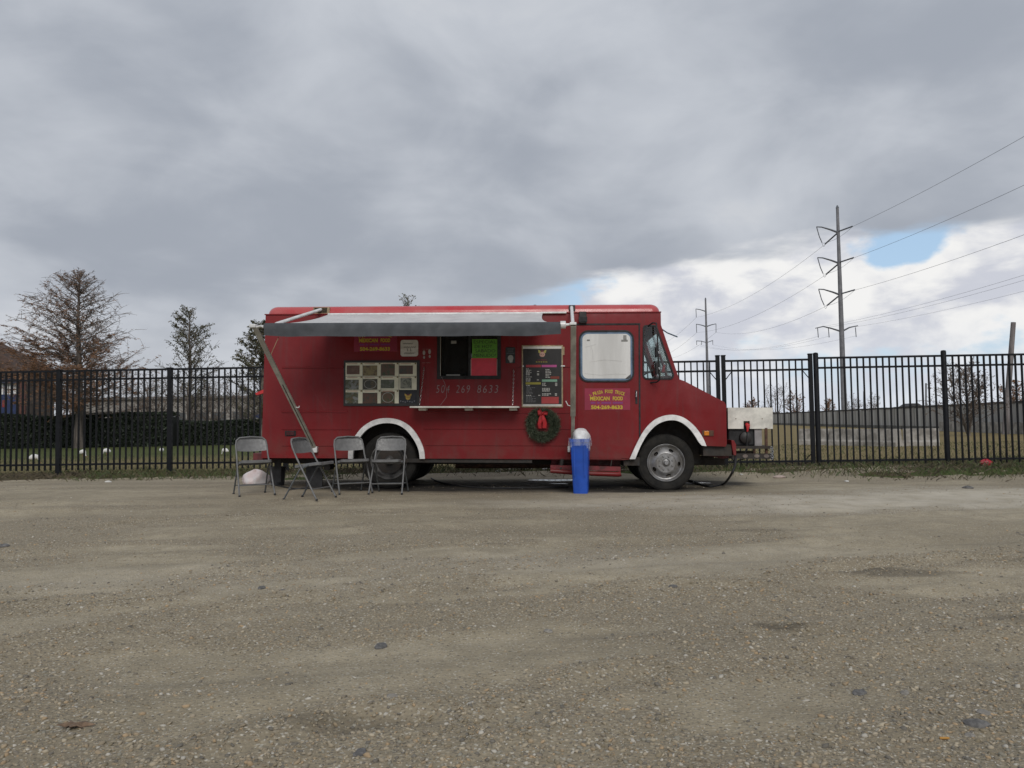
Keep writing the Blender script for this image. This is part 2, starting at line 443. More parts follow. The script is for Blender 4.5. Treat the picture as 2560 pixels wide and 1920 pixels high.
# ------------------------------------------------------------------ mesh helpers
class MB:
    def __init__(self):
        self.v, self.f = [], []

    def add(self, vs, fs):
        o = len(self.v)
        self.v += [tuple(p) for p in vs]
        self.f += [tuple(i + o for i in f) for f in fs]
        return self

    def box(self, x0, x1, y0, y1, z0, z1):
        vs = [(x, y, z) for z in (z0, z1) for y in (y0, y1) for x in (x0, x1)]
        return self.add(vs, [(0, 2, 3, 1), (4, 5, 7, 6), (0, 1, 5, 4), (2, 6, 7, 3), (0, 4, 6, 2), (1, 3, 7, 5)])

    def prism(self, poly, y0, y1):
        """polygon in xz (counter-clockwise seen from -y), extruded along y"""
        n = len(poly)
        vs = [(x, y0, z) for x, z in poly] + [(x, y1, z) for x, z in poly]
        fs = [tuple(range(n)), tuple(range(2 * n - 1, n - 1, -1))]
        fs += [(i, i + n, (i + 1) % n + n, (i + 1) % n) for i in range(n)]
        return self.add(vs, fs)

    def ring(self, outer, inner, y0, y1):
        n = len(outer)
        vs = [(x, y0, z) for x, z in outer] + [(x, y0, z) for x, z in inner] + [(x, y1, z) for x, z in outer] + [(x, y1, z) for x, z in inner]
        fs = []
        for i in range(n):
            j = (i + 1) % n
            fs += [(i, j, n + j, n + i), (2 * n + i, 3 * n + i, 3 * n + j, 2 * n + j), (i, 2 * n + i, 2 * n + j, j), (n + i, n + j, 3 * n + j, 3 * n + i)]
        return self.add(vs, fs)

    def band(self, outer, inner, y0, y1):
        """open strip between two polylines of equal length in xz, with thickness"""
        n = len(outer)
        vs = [(x, y0, z) for x, z in outer] + [(x, y0, z) for x, z in inner] + [(x, y1, z) for x, z in outer] + [(x, y1, z) for x, z in inner]
        fs = []
        for i in range(n - 1):
            j = i + 1
            fs += [(i, j, n + j, n + i), (2 * n + i, 3 * n + i, 3 * n + j, 2 * n + j), (i, 2 * n + i, 2 * n + j, j), (n + i, n + j, 3 * n + j, 3 * n + i)]
        fs += [(0, n, 3 * n, 2 * n), (n - 1, 3 * n - 1, 4 * n - 1, 2 * n - 1)]
        return self.add(vs, fs)

    def tube(self, pts, r, n=8, cap=True, squash=None):
        pts = [Vector(p) for p in pts]
        k = len(pts)
        rs = r if isinstance(r, (list, tuple)) else [r] * k
        t0 = (pts[1] - pts[0]).normalized()
        up = Vector((0, 0, 1)) if abs(t0.z) < 0.9 else Vector((1, 0, 0))
        nx = t0.cross(up).normalized()
        vs, fs = [], []
        for i in range(k):
            if i == 0:
                t = t0
            elif i == k - 1:
                t = (pts[i] - pts[i - 1]).normalized()
            else:
                t = ((pts[i] - pts[i - 1]).normalized() + (pts[i + 1] - pts[i]).normalized())
                t = t.normalized() if t.length > 1e-6 else t0
            nx = (nx - t * nx.dot(t))
            nx = nx.normalized() if nx.length > 1e-6 else t.orthogonal().normalized()
            ny = t.cross(nx)
            for j in range(n):
                a = 2 * math.pi * (j + 0.5) / n
                q = squash if squash else 1.0
                vs.append(pts[i] + nx * (math.cos(a) * rs[i]) + ny * (math.sin(a) * rs[i] * q))
        for i in range(k - 1):
            for j in range(n):
                a, b = i * n + j, i * n + (j + 1) % n
                fs.append((a, b, b + n, a + n))
        if cap:
            fs += [tuple(range(n - 1, -1, -1)), tuple(range((k - 1) * n, k * n))]
        return self.add(vs, fs)

    def lathe(self, prof, c, axis='y', n=32, closed=False):
        """profile [(r, along)] turned about an axis through c"""
        k = len(prof)
        vs, fs = [], []
        for r, a in prof:
            for j in range(n):
                t = 2 * math.pi * j / n
                ct, st = math.cos(t) * r, math.sin(t) * r
                if axis == 'y':
                    vs.append((c[0] + ct, c[1] + a, c[2] + st))
                elif axis == 'z':
                    vs.append((c[0] + ct, c[1] + st, c[2] + a))
                else:
                    vs.append((c[0] + a, c[1] + ct, c[2] + st))
        for i in range(k if closed else k - 1):
            for j in range(n):
                a, b = i * n + j, i * n + (j + 1) % n
                a2, b2 = ((i + 1) % k) * n + j, ((i + 1) % k) * n + (j + 1) % n
                fs.append((a, a2, b2, b))
        if not closed:
            if prof[0][0] > 1e-5:
                fs.append(tuple(range(n)))
            if prof[-1][0] > 1e-5:
                fs.append(tuple(range((k - 1) * n + n - 1, (k - 1) * n - 1, -1)))
        return self.add(vs, fs)

    def mesh(self, name, smooth=None):
        me = bpy.data.meshes.new(name)
        me.from_pydata(self.v, [], self.f)
        bm = bmesh.new()
        bm.from_mesh(me)
        bmesh.ops.recalc_face_normals(bm, faces=bm.faces)
        bm.to_mesh(me)
        bm.free()
        if smooth is not None:
            shade(me, smooth)
        return me

    def build(self, name, m, parent=None, smooth=None, bevel=0.0):
        me = self.mesh(name, smooth)
        if bevel:
            bm = bmesh.new()
            bm.from_mesh(me)
            bmesh.ops.bevel(bm, geom=list(bm.edges), offset=bevel, segments=2, affect='EDGES', profile=0.5, clamp_overlap=True)
            bm.to_mesh(me)
            bm.free()
        return link(name, me, m, parent)


def shade(me, angle=40):
    for p in me.polygons:
        p.use_smooth = True
    bm = bmesh.new()
    bm.from_mesh(me)
    lim = R_(angle)
    for e in bm.edges:
        if len(e.link_faces) == 2:
            e.smooth = e.calc_face_angle(0) < lim
        else:
            e.smooth = False
    bm.to_mesh(me)
    bm.free()


def link(name, me, m=None, parent=None):
    o = bpy.data.objects.new(name, me)
    COL.objects.link(o)
    if m is not None and len(me.materials) == 0:
        me.materials.append(m)
    if parent is not None:
        o.parent = parent
    return o


def tag(o, label, cat=None, group=None, kind=None):
    if label:
        o['label'] = label
    if cat:
        o['category'] = cat
    if group:
        o['group'] = group
    if kind:
        o['kind'] = kind
    return o


def empty(name, loc, rz=0.0, mtx=None):
    o = bpy.data.objects.new(name, None)
    COL.objects.link(o)
    o.empty_display_size = 0.1
    if mtx is not None:
        o.matrix_world = mtx
    else:
        o.location = loc
        o.rotation_euler = (0, 0, rz)
    return o


def copy_tree(o, parent=None):
    c = o.copy()
    COL.objects.link(c)
    c.parent = parent
    for ch in list(o.children):
        copy_tree(ch, c)
    return c


def boolean(me, cutters):
    """subtract closed meshes from a mesh; returns a new mesh"""
    o = bpy.data.objects.new('tmp', me)
    COL.objects.link(o)
    cs = []
    for c in cutters:
        co = bpy.data.objects.new('tmpc', c)
        COL.objects.link(co)
        md = o.modifiers.new('b', 'BOOLEAN')
        md.operation = 'DIFFERENCE'
        md.solver = 'EXACT'
        md.object = co
        cs.append(co)
    dg = bpy.context.evaluated_depsgraph_get()
    out = bpy.data.meshes.new_from_object(o.evaluated_get(dg))
    for q in [o] + cs:
        bpy.data.objects.remove(q)
    return out


def rrect(x0, z0, x1, z1, r, n=5):
    pts = []
    for cx, cz, a0 in ((x1 - r, z1 - r, 0), (x0 + r, z1 - r, 90), (x0 + r, z0 + r, 180), (x1 - r, z0 + r, 270)):
        for k in range(n + 1):
            a = R_(a0 + 90 * k / n)
            pts.append((cx + r * math.cos(a), cz + r * math.sin(a)))
    return pts


def roundpoly(pts, r, n=4):
    """round the corners of a convex-ish polygon"""
    out = []
    k = len(pts)
    for i in range(k):
        p = Vector(pts[i])
        a = (Vector(pts[i - 1]) - p)
        b = (Vector(pts[(i + 1) % k]) - p)
        d = min(r, a.length * 0.45, b.length * 0.45)
        p0 = p + a.normalized() * d
        p1 = p + b.normalized() * d
        for j in range(n + 1):
            t = j / n
            q = p0 * (1 - t) ** 2 + p * 2 * t * (1 - t) + p1 * t * t
            out.append((q.x, q.y))
    return out


def inset(poly, d):
    """shrink a polygon towards its centroid by about d"""
    c = Vector((sum(p[0] for p in poly) / len(poly), sum(p[1] for p in poly) / len(poly)))
    out = []
    k = len(poly)
    area = sum(poly[i][0] * poly[(i + 1) % k][1] - poly[(i + 1) % k][0] * poly[i][1] for i in range(k))
    sgn = 1 if area > 0 else -1
    for i in range(k):
        a = Vector(poly[i - 1])
        b = Vector(poly[(i + 1) % k])
        t = (b - a)
        if t.length < 1e-9:
            out.append(poly[i])
            continue
        t.normalize()
        nrm = Vector((-t.y, t.x)) * sgn
        q = Vector(poly[i]) + nrm * d
        out.append((q.x, q.y))
    return out


def text_mesh(body, x0, z0, x1, z1, y, shear=0.0, spacing=1.0, thick=0.0012, bold=0.0, keep=False):
    """flat lettering filling the box x0..x1, z0..z1 in an xz plane at depth y, facing -y"""
    cu = bpy.data.curves.new('t', 'FONT')
    cu.body = body
    cu.shear = shear
    cu.space_character = spacing
    cu.offset = bold
    cu.resolution_u = 3
    o = bpy.data.objects.new('t', cu)
    COL.objects.link(o)
    dg = bpy.context.evaluated_depsgraph_get()
    me = bpy.data.meshes.new_from_object(o.evaluated_get(dg))
    bpy.data.objects.remove(o)
    co = np.array([v.co[:] for v in me.vertices]) if len(me.vertices) else np.zeros((1, 3))
    lo, hi = co.min(0), co.max(0)
    sx = (x1 - x0) / max(1e-6, hi[0] - lo[0])
    sz = (z1 - z0) / max(1e-6, hi[1] - lo[1])
    for v in me.vertices:
        v.co = (x0 + (v.co.x - lo[0]) * sx, y, z0 + (v.co.y - lo[1]) * sz)
    return me


def join_meshes(mes, name):
    bm = bmesh.new()
    for me in mes:
        bm.from_mesh(me)
    out = bpy.data.meshes.new(name)
    bm.to_mesh(out)
    bm.free()
    return out

# ================================================================== GROUND
def axis(segs):
    out = []
    for a, b, d in segs:
        n = max(1, int(round((b - a) / d)))
        out += [a + (b - a) * k / n for k in range(n)]
    out.append(segs[-1][1])
    return np.array(out)


def grid_mesh(name, xs, ys, zf):
    X, Y = np.meshgrid(xs, ys)
    Z = zf(X, Y)
    v = np.stack([X.ravel(), Y.ravel(), Z.ravel()], 1)
    nx, ny = len(xs), len(ys)
    i = np.arange(nx * ny).reshape(ny, nx)
    f = np.stack([i[:-1, :-1].ravel(), i[:-1, 1:].ravel(), i[1:, 1:].ravel(), i[1:, :-1].ravel()], 1)
    me = bpy.data.meshes.new(name)
    me.vertices.add(len(v))
    me.vertices.foreach_set('co', v.astype(np.float32).ravel())
    me.loops.add(f.size)
    me.loops.foreach_set('vertex_index', f.ravel().astype(np.int32))
    me.polygons.add(len(f))
    me.polygons.foreach_set('loop_start', np.arange(0, f.size, 4).astype(np.int32))
    me.polygons.foreach_set('use_smooth', np.ones(len(f), bool))
    me.update(calc_edges=True)
    me.validate()
    return me, v


def blob(x, y, c, rx, ry, wob=0.35, soft=0.55):
    d = np.sqrt(((x - c[0]) / rx) ** 2 + ((y - c[1]) / ry) ** 2)
    d = d + (fbm(x * 1.7 / max(rx, 0.3) + 5, y * 1.7 / max(ry, 0.3), 4) - 0.5) * 2 * wob
    return 1 - sstep(soft, 1.15, d)


def gravelly(x, y):
    """where loose stones lie (1) against trodden fines (0)"""
    r = rutfield(x + 3.1, y - 1.7)
    b = np.exp(-((rut_dist(x, y) - 0.12) / 0.14) ** 2)
    return np.clip(np.maximum(sstep(0.42, 0.60, 0.6 * r + 0.4 * fbm(x * 1.1, y * 1.1, 4)), 0.85 * b), 0, 1)


gx = axis([(-900, -120, 60), (-120, -30, 10), (-30, -12, 0.8), (-12, 12, 0.06), (12, 30, 0.8), (30, 120, 10), (120, 900, 60)])
gy = axis([(-300, -30, 30), (-30, -4, 1.0), (-4, 1.2, 0.25), (1.2, 6, 0.035), (6, 16, 0.07), (16, 40, 1.0), (40, 200, 10), (200, 1800, 100)])
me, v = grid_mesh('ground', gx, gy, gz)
x, y = v[:, 0], v[:, 1]
wet_shade = np.zeros(len(x))
for px, py, rx, ry, k in ((1790, 1208, 0.6, 0.4, 0.8), (2200, 1424, 0.55, 0.10, 0.5), (2560, 1405, 0.7, 0.07, 0.3), (870, 1822, 0.30, 0.05, 0.4),
                          (1960, 1575, 0.16, 0.05, 0.55), (2540, 1545, 0.25, 0.06, 0.4), (1830, 1330, 0.7, 0.12, 0.2)):
    p = onground(px, py)
    wet_shade = np.maximum(wet_shade, k * blob(x, y, p, rx, ry, 0.45))
for cx_, cy_, rx, ry, k in ((-0.2, 11.9, 2.4, 0.85, 1.0), (1.5, 11.85, 1.6, 0.80, 1.0), (-1.9, 12.0, 1.6, 0.80, 1.0), (0.4, 12.7, 1.6, 0.4, 0.6)):  # wet ground under the truck, with the truck's shade painted in too
    wet_shade = np.maximum(wet_shade, k * blob(x, y, (cx_, cy_), rx, ry, 0.3))
pale = np.zeros(len(x))
for px, py, rx, ry, k in ((2150, 1255, 4.5, 1.5, 0.8), (2450, 1240, 3.0, 1.8, 0.8), (1750, 1240, 1.6, 0.7, 0.5), (1500, 1400, 2.2, 0.9, 0.25), (300, 1450, 2.5, 0.8, 0.2)):
    p = onground(px, py)
    pale = np.maximum(pale, k * blob(x, y, p, rx, ry, 0.8, -0.3))
grav = gravelly(x, y)
pud = np.zeros(len(x))
for px, py, rx, ry in ((1385, 1200, 0.60, 0.22), (1400, 1209, 0.24, 0.07), (1745, 1207, 0.28, 0.12)):
    p = onground(px, py)
    pud = np.maximum(pud, blob(x, y, p, rx, ry, 0.5))
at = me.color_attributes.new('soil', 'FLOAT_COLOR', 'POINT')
at.data.foreach_set('color', np.stack([wet_shade, pale, grav, pud], 1).astype(np.float32).ravel())
m = bpy.data.materials.new('gravel_lot')
m.use_nodes = True
t = NT(m.node_tree)
obj = t.n('ShaderNodeTexCoord').outputs['Object']
va = t.n('ShaderNodeVertexColor', layer_name='soil')
sc = t.n('ShaderNodeSeparateColor', ins={0: va.outputs[0]})
big = t.noise(obj, 0.55, 6, 0.6, 0.4)
base = t.mix(t.step(big, 0.32, 0.68), (0.300, 0.254, 0.176), (0.435, 0.373, 0.266))
mid = t.noise(obj, 5.0, 6, 0.65, 0.3)
base = t.mix(t.step(mid, 0.35, 0.7, 0.0, 0.6), base, (0.254, 0.217, 0.154))
base = t.mix(t.step(t.noise(t.vm('MULTIPLY', obj, (0.35, 1.6, 1.0)), 1.3, 6, 0.62, 0.5), 0.48, 0.72, 0.0, 0.55), base, (0.202, 0.171, 0.119))
# fine chippings
vo = t.n('ShaderNodeTexVoronoi', ins={'Vector': obj, 'Scale': 62.0})
chip = t.n('ShaderNodeValToRGB')
cr = chip.color_ramp
cr.interpolation = 'CONSTANT'
for k, (ps, c) in enumerate(((0.0, (0.207, 0.176, 0.132)), (0.18, (0.322, 0.274, 0.200)), (0.42, (0.404, 0.352, 0.260)), (0.62, (0.259, 0.206, 0.142)), (0.76, (0.373, 0.319, 0.240)), (0.90, (0.165, 0.152, 0.128)), (0.955, (0.602, 0.557, 0.461)))):
    e = cr.elements[k] if k < 2 else cr.elements.new(ps)
    e.position = ps
    e.color = (*c, 1)
t.set(chip.inputs[0], t.n('ShaderNodeSeparateColor', ins={0: vo.outputs['Color']}).outputs[0])
stone = t.step(vo.outputs['Distance'], 0.25, 0.5, 1.0, 0.0)
gsel = t.m('MULTIPLY', stone, t.step(t.m('ADD', t.m('MULTIPLY', sc.outputs[2], 0.6), t.m('MULTIPLY', t.noise(obj, 11.0, 4), 0.6)), 0.3, 0.7, 0.15, 0.8))
base = t.mix(t.step(sc.outputs[2], 0.2, 0.8, 0.0, 0.55), base, (0.222, 0.186, 0.130))
base = t.mix(gsel, base, chip.outputs[0])
vo2 = t.n('ShaderNodeTexVoronoi', ins={'Vector': obj, 'Scale': 130.0})
spk = t.n('ShaderNodeSeparateColor', ins={0: vo2.outputs['Color']}).outputs[1]
base = t.mix(t.step(spk, 0.93, 0.96, 0.0, 0.7), base, (0.518, 0.485, 0.410))
base = t.mix(t.step(spk, 0.07, 0.04, 0.0, 0.6), base, (0.093, 0.088, 0.078))
base = t.mix(t.m('MULTIPLY', sc.outputs[1], t.step(t.noise(obj, 3.0, 5, 0.6), 0.25, 0.65, 0.35, 0.9)), base, (0.622, 0.572, 0.480))
base = t.mix(t.m('MULTIPLY', sc.outputs[0], t.step(t.noise(obj, 6.0, 5, 0.65), 0.25, 0.6, 0.85, 1.0)), base, (0.026, 0.022, 0.018))  # dark tone of wet stains and of the painted shade under the truck
b = t.n('ShaderNodeBsdfPrincipled', ins={'Base Color': base, 'Specular IOR Level': 0.3})
pudf = t.step(va.outputs['Alpha'], 0.45, 0.6)
t.set(b.inputs['Roughness'], t.step(pudf, 0.0, 1.0, 0.9, 0.06))
hgt = t.m('ADD', t.m('MULTIPLY', t.m('MULTIPLY', vo.outputs['Distance'], -0.8), t.m('SUBTRACT', 1.0, pudf)), t.m('MULTIPLY', t.noise(obj, 45.0, 6, 0.7), t.m('SUBTRACT', 1.2, pudf)))
bn = t.n('ShaderNodeBump', ins={'Strength': 0.7, 'Distance': 0.012, 'Height': hgt})
t.set(b.inputs['Normal'], bn.outputs[0])
t.n('ShaderNodeOutputMaterial', ins={0: b.outputs[0]})
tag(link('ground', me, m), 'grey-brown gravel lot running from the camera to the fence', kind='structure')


# ---- grass beyond the lot
def lot_edge(x):
    return 13.95 - 0.072 * np.clip(x, -16, 16) + 0.75 * np.exp(-(np.asarray(x) / 2.8) ** 2) + (fbm(x * 0.45 + 40, x * 0 + 3, 4) - 0.5) * 1.1


def grass_z(x, y):
    d = y - lot_edge(x) + (fbm(x * 2.3, y * 2.3, 3) - 0.5) * 0.5
    return gbase(x, y) + np.where(y > 24, 0.012, -0.035 + 0.055 * sstep(-0.4, 0.9, d) + 0.02 * sstep(0, 1, d) * (fbm(x * 3, y * 3, 2) - 0.5))


sx_ = axis([(-900, -120, 60), (-120, -40, 8), (-40, -16, 1.0), (-16, 16, 0.12), (16, 40, 1.0), (40, 120, 8), (120, 900, 60)])
sy_ = axis([(12.2, 17, 0.10), (17, 40, 0.6), (40, 200, 8), (200, 1800, 100)])
me, v = grid_mesh('grass_field', sx_, sy_, grass_z)
m = bpy.data.materials.new('winter_grass')
m.use_nodes = True
t = NT(m.node_tree)
obj = t.n('ShaderNodeTexCoord').outputs['Object']
s3 = t.n('ShaderNodeSeparateXYZ', ins={0: obj})
dry = t.mix(t.noise(obj, 0.35, 6, 0.65), (0.185, 0.145, 0.070), (0.27, 0.215, 0.112))
grn = t.mix(t.noise(obj, 0.8, 5, 0.6), (0.055, 0.075, 0.026), (0.10, 0.115, 0.042))
# greener to the left under the trees and in worn strips, straw-coloured on the right
side = t.step(t.m('ADD', s3.outputs[0], t.m('MULTIPLY', t.m('SUBTRACT', t.noise(obj, 0.12, 4), 0.5), 14)), -9.0, -3.0, 1.0, 0.0)
depth = t.step(t.m('ADD', s3.outputs[1], t.m('MULTIPLY', t.m('SUBTRACT', t.noise(obj, 0.4, 4), 0.5), 8)), 22, 31, 0.2, 0.95)
gm = t.m('MULTIPLY', side, depth)
gm = t.m('MAXIMUM', gm, t.step(t.noise(t.vm('MULTIPLY', obj, (0.25, 1.3, 1)), 0.5, 5, 0.6), 0.55, 0.75, 0.0, 0.45))
gc = t.mix(gm, dry, grn)
verge = t.step(s3.outputs[1], 15.0, 16.6, 1.0, 0.0)
vg = t.mix(t.step(t.noise(obj, 0.9, 5, 0.6), 0.44, 0.56), (0.10, 0.085, 0.055), (0.065, 0.10, 0.03))
gc = t.mix(t.m('MULTIPLY', verge, 0.9), gc, vg)
b = t.n('ShaderNodeBsdfPrincipled', ins={'Base Color': gc, 'Roughness': 0.95, 'Specular IOR Level': 0.1})
bn = t.n('ShaderNodeBump', ins={'Strength': 0.9, 'Distance': 0.05, 'Height': t.noise(obj, 14.0, 6, 0.7)})
t.set(b.inputs['Normal'], bn.outputs[0])
t.n('ShaderNodeOutputMaterial', ins={0: b.outputs[0]})
tag(link('grass_field', me, m), 'winter grass field beyond the black fence', kind='structure')


def fast_mesh(name, v, f, k):
    me = bpy.data.meshes.new(name)
    me.vertices.add(len(v))
    me.vertices.foreach_set('co', np.asarray(v, np.float32).ravel())
    me.loops.add(f.size)
    me.loops.foreach_set('vertex_index', f.ravel().astype(np.int32))
    me.polygons.add(len(f))
    me.polygons.foreach_set('loop_start', np.arange(0, f.size, k).astype(np.int32))
    me.update(calc_edges=True)
    return me


# ---- loose stones
def icosa():
    p = (1 + 5 ** 0.5) / 2
    v = np.array([(-1, p, 0), (1, p, 0), (-1, -p, 0), (1, -p, 0), (0, -1, p), (0, 1, p), (0, -1, -p), (0, 1, -p), (p, 0, -1), (p, 0, 1), (-p, 0, -1), (-p, 0, 1)]) / math.sqrt(1 + p * p)
    f = np.array([(0, 11, 5), (0, 5, 1), (0, 1, 7), (0, 7, 10), (0, 10, 11), (1, 5, 9), (5, 11, 4), (11, 10, 2), (10, 7, 6), (7, 1, 8), (3, 9, 4), (3, 4, 2), (3, 2, 6), (3, 6, 8), (3, 8, 9), (4, 9, 5), (2, 4, 11), (6, 2, 10), (8, 6, 7), (9, 8, 1)])
    return v, f


IV, IF = icosa()


def scatter_stones(n, y0, y1, smin, smax, power):
    u = rng.random(n)
    y = (y0 ** (1 - power) + u * (y1 ** (1 - power) - y0 ** (1 - power))) ** (1 / (1 - power))
    x = (rng.random(n) * 2 - 1) * (0.78 * y + 1.2)
    keep = rng.random(n) < 0.07 + 0.93 * gravelly(x, y)
    x, y = x[keep], y[keep]
    n = len(x)
    s = smin * (smax / smin) ** (rng.random(n) ** 2.6)
    sc3 = np.stack([s * rng.uniform(0.8, 1.5, n), s * rng.uniform(0.7, 1.1, n), s * rng.uniform(0.45, 0.8, n)], 1)
    a = rng.random(n) * 2 * math.pi
    z = gz(x, y)
    V = IV[None] * (1 + 0.22 * rng.standard_normal((n, 12, 1)))
    V = V * sc3[:, None, :]
    c, s_ = np.cos(a)[:, None], np.sin(a)[:, None]
    xx = V[..., 0] * c - V[..., 1] * s_
    yy = V[..., 0] * s_ + V[..., 1] * c
    tl = rng.normal(0, 0.25, (n, 1))
    zz = V[..., 2] + xx * tl
    V = np.stack([xx + x[:, None], yy + y[:, None], zz + (z + sc3[:, 2] * 0.15)[:, None]], 2)
    F = IF[None] + (np.arange(n) * 12)[:, None, None]
    return V.reshape(-1, 3), F.reshape(-1, 3)


va_, fa_ = scatter_stones(95000, 1.9, 7.0, 0.0026, 0.0112, 1.2)
vb_, fb_ = scatter_stones(24000, 4.5, 12.5, 0.0045, 0.012, 1.2)
me = fast_mesh('gravel', np.concatenate([va_, vb_]), np.concatenate([fa_, fb_ + len(va_)]), 3)
tag(link('gravel', me, M_PEB), 'loose small gravel stones strewn over the lot', kind='stuff')


# ---- weeds and grass blades along the fence
def blades(n, xr, yr, h, wd, dens=None, lean=0.5):
    x = rng.uniform(*xr, n)
    y = rng.uniform(*yr, n)
    keep = (y > lot_edge(x) + rng.normal(0.15, 0.3, n))
    if dens is not None:
        keep &= rng.random(n) < dens(x, y)
    x, y = x[keep], y[keep]
    n = len(x)
    z = grass_z(x, y) - 0.005
    hh = h * rng.uniform(0.4, 1.3, n)
    a = rng.random(n) * 2 * math.pi
    lx, ly = rng.normal(0, lean, n) * hh, rng.normal(0, lean, n) * hh
    wx, wy = np.cos(a) * wd, np.sin(a) * wd
    p0 = np.stack([x - wx, y - wy, z], 1)
    p1 = np.stack([x + wx, y + wy, z], 1)
    p2 = np.stack([x + lx * 0.4 + wx * 0.6, y + ly * 0.4 + wy * 0.6, z + hh * 0.6], 1)
    p3 = np.stack([x + lx, y + ly, z + hh], 1)
    V = np.stack([p0, p1, p2, p3], 1).reshape(-1, 3)
    F = (np.array([(0, 1, 2, 3)])[None] + (np.arange(n) * 4)[:, None, None]).reshape(-1, 4)
    return fast_mesh('b', V, F, 4)


gpatch = lambda x, y: sstep(0.40, 0.55, fbm(x * 0.9 + 11, y * 0.9 + 2, 4))
o = tag(link('verge_grass', blades(38000, (-15, 15), (12.4, 17.0), 0.10, 0.0045, gpatch), M_GRASS), 'short green and straw grass blades along the foot of the fence', kind='stuff')
o = tag(link('verge_weeds', blades(42000, (-15, 15), (12.2, 16.4), 0.085, 0.0035, lambda x, y: 1.0 - 0.8 * gpatch(x, y), 0.9), M_DEADW), 'low dead brown weeds along the foot of the fence', kind='stuff')
o = tag(link('field_grass', blades(30000, (-24, 24), (16.5, 30), 0.06, 0.006), M_GRASS), 'sparse short grass standing in the field behind the fence', kind='stuff')

# ================================================================== FENCE
FZ = 0.065


def fence_y(x):
    return 15.99 - 0.0440 * (x + 9.06)


FANG = math.atan(-0.0440)


def fence_run(root, posts, post_w, post_over, picket_z, rail_z, npick=19, square=True, own_posts=True):
    """posts: x positions; parts are made in world axes turned along the fence"""
    pm = None
    railmesh = {}
    for a, b in zip(posts[:-1], posts[1:]):
        L = (b - a) / math.cos(FANG)
        ca = Vector(((a + b) / 2, fence_y((a + b) / 2), FZ))
        for z in rail_z:
            mb = MB().box(-L / 2 + post_w / 2 + 0.002, L / 2 - post_w / 2 - 0.002, -0.019, 0.019, z - 0.019, z + 0.019)
            o = mb.build('rail', M_FENCE, root)
            o.location = ca
            o.rotation_euler = (0, 0, FANG)
        n = max(3, int(round((L - post_w) / 0.119)))
        step = (L - post_w) / n
        for k in range(1, n):
            s = -L / 2 + post_w / 2 + step * k
            if pm is None:
                pm = MB().box(-0.0095, 0.0095, -0.0235, 0.0235, picket_z[0], picket_z[1]).mesh('picket')
                pm.materials.append(M_FENCE)
            o = link('picket', pm, None, root)
            o.location = ca + Vector((math.cos(FANG) * s, math.sin(FANG) * s, 0))
            o.rotation_euler = (0, 0, FANG + random.gauss(0, 0.01))
    if own_posts:
        for x in posts:
            h = post_w / 2
            mb = MB()
            top = 2.13 + post_over
            if square:
                mb.box(-h, h, -h, h, -0.15, top - 0.02).box(-h - 0.006, h + 0.006, -h - 0.006, h + 0.006, top - 0.02, top)
            else:
                mb.lathe([(h, -0.15), (h, top - 0.03), (h * 0.8, top - 0.008), (0.0, top)], (0, 0, 0), 'z', 14)
            o = mb.build('post', M_FENCE, root, smooth=35)
            o.location = (x, fence_y(x), FZ)
            o.rotation_euler = (0, 0, FANG)


xl = [-18.3, -16.0, -13.68, -11.37, -9.06, -6.80, -4.47, -2.14, 0.19, 2.02]
fl = tag(empty('picket_fence', (0, 0, 0)), 'black metal picket fence running left from the gate behind the red truck', 'fence')
fence_run(fl, xl, 0.085, 0.01, (0.125, 2.10), (2.105, 1.93, 0.24))
xr = [5.84, 8.24, 10.66, 13.1, 15.5, 17.9, 20.3]
fr = tag(empty('picket_fence', (0, 0, 0)), 'black metal picket fence right of the gate, with thick round posts', 'fence')
fence_run(fr, xr, 0.098, 0.075, (0.03, 2.09), (2.095, 1.905, 0.125), square=False)
for (a, b, lab, side) in ((2.12, 3.975, 'left leaf of the black metal gate, behind the nose of the truck', 1), (4.085, 5.735, 'right leaf of the black metal gate, behind the white generator box', -1)):
    g = tag(empty('gate', (0, 0, 0)), lab, 'gate')
    fence_run(g, [a, b], 0.07, 0.055, (0.03, 2.07), (2.07, 1.88, 0.125))
    for sgn in (-1, 1):
        xx = a if sgn < 0 else b
        for zt, zd in ((1.87, -0.16), (0.135, 0.13)):
            o = MB().tube([(xx - sgn * 0.16, fence_y(xx - sgn * 0.16) - 0.005, FZ + zt), (xx - sgn * 0.035, fence_y(xx) - 0.005, FZ + zt + zd)], 0.009, 6).build('corner_brace', M_FENCE, g)

# ================================================================== FOOD TRUCK
# local axes: x forward (to the right), y away from the camera, z up; the near side is y = 0
TM = Matrix.Translation((0.0, 11.55, 0.045)) @ Matrix.Rotation(R_(-3), 4, 'Z') @ Matrix.Rotation(R_(0.9), 4, 'Y')
TMI = TM.inverted()
TW = 2.14


def TL(px, py, dy=0.0):
    d = (TMI.to_3x3() @ ray(px, py))
    o = TMI @ CAM_O
    p = o + d * ((dy - o.y) / d.y)
    return p


def PL(pts, dy=0.0):
    out = []
    for px, py in pts:
        p = TL(px, py, dy)
        out.append((p.x, p.z))
    return out


def rc(x0, y0, x1, y1, dy=0.0):
    """pixel rectangle -> local x0,x1,z0,z1"""
    a, b = TL(x0, y1, dy), TL(x1, y0, dy)
    c, d = TL(x0, y0, dy), TL(x1, y1, dy)
    return (a.x + c.x) / 2, (b.x + d.x) / 2, (a.z + d.z) / 2, (b.z + c.z) / 2


truck = tag(empty('food_truck', None, mtx=TM), 'red step van food truck with grey awning, parked along the black fence', 'food truck')

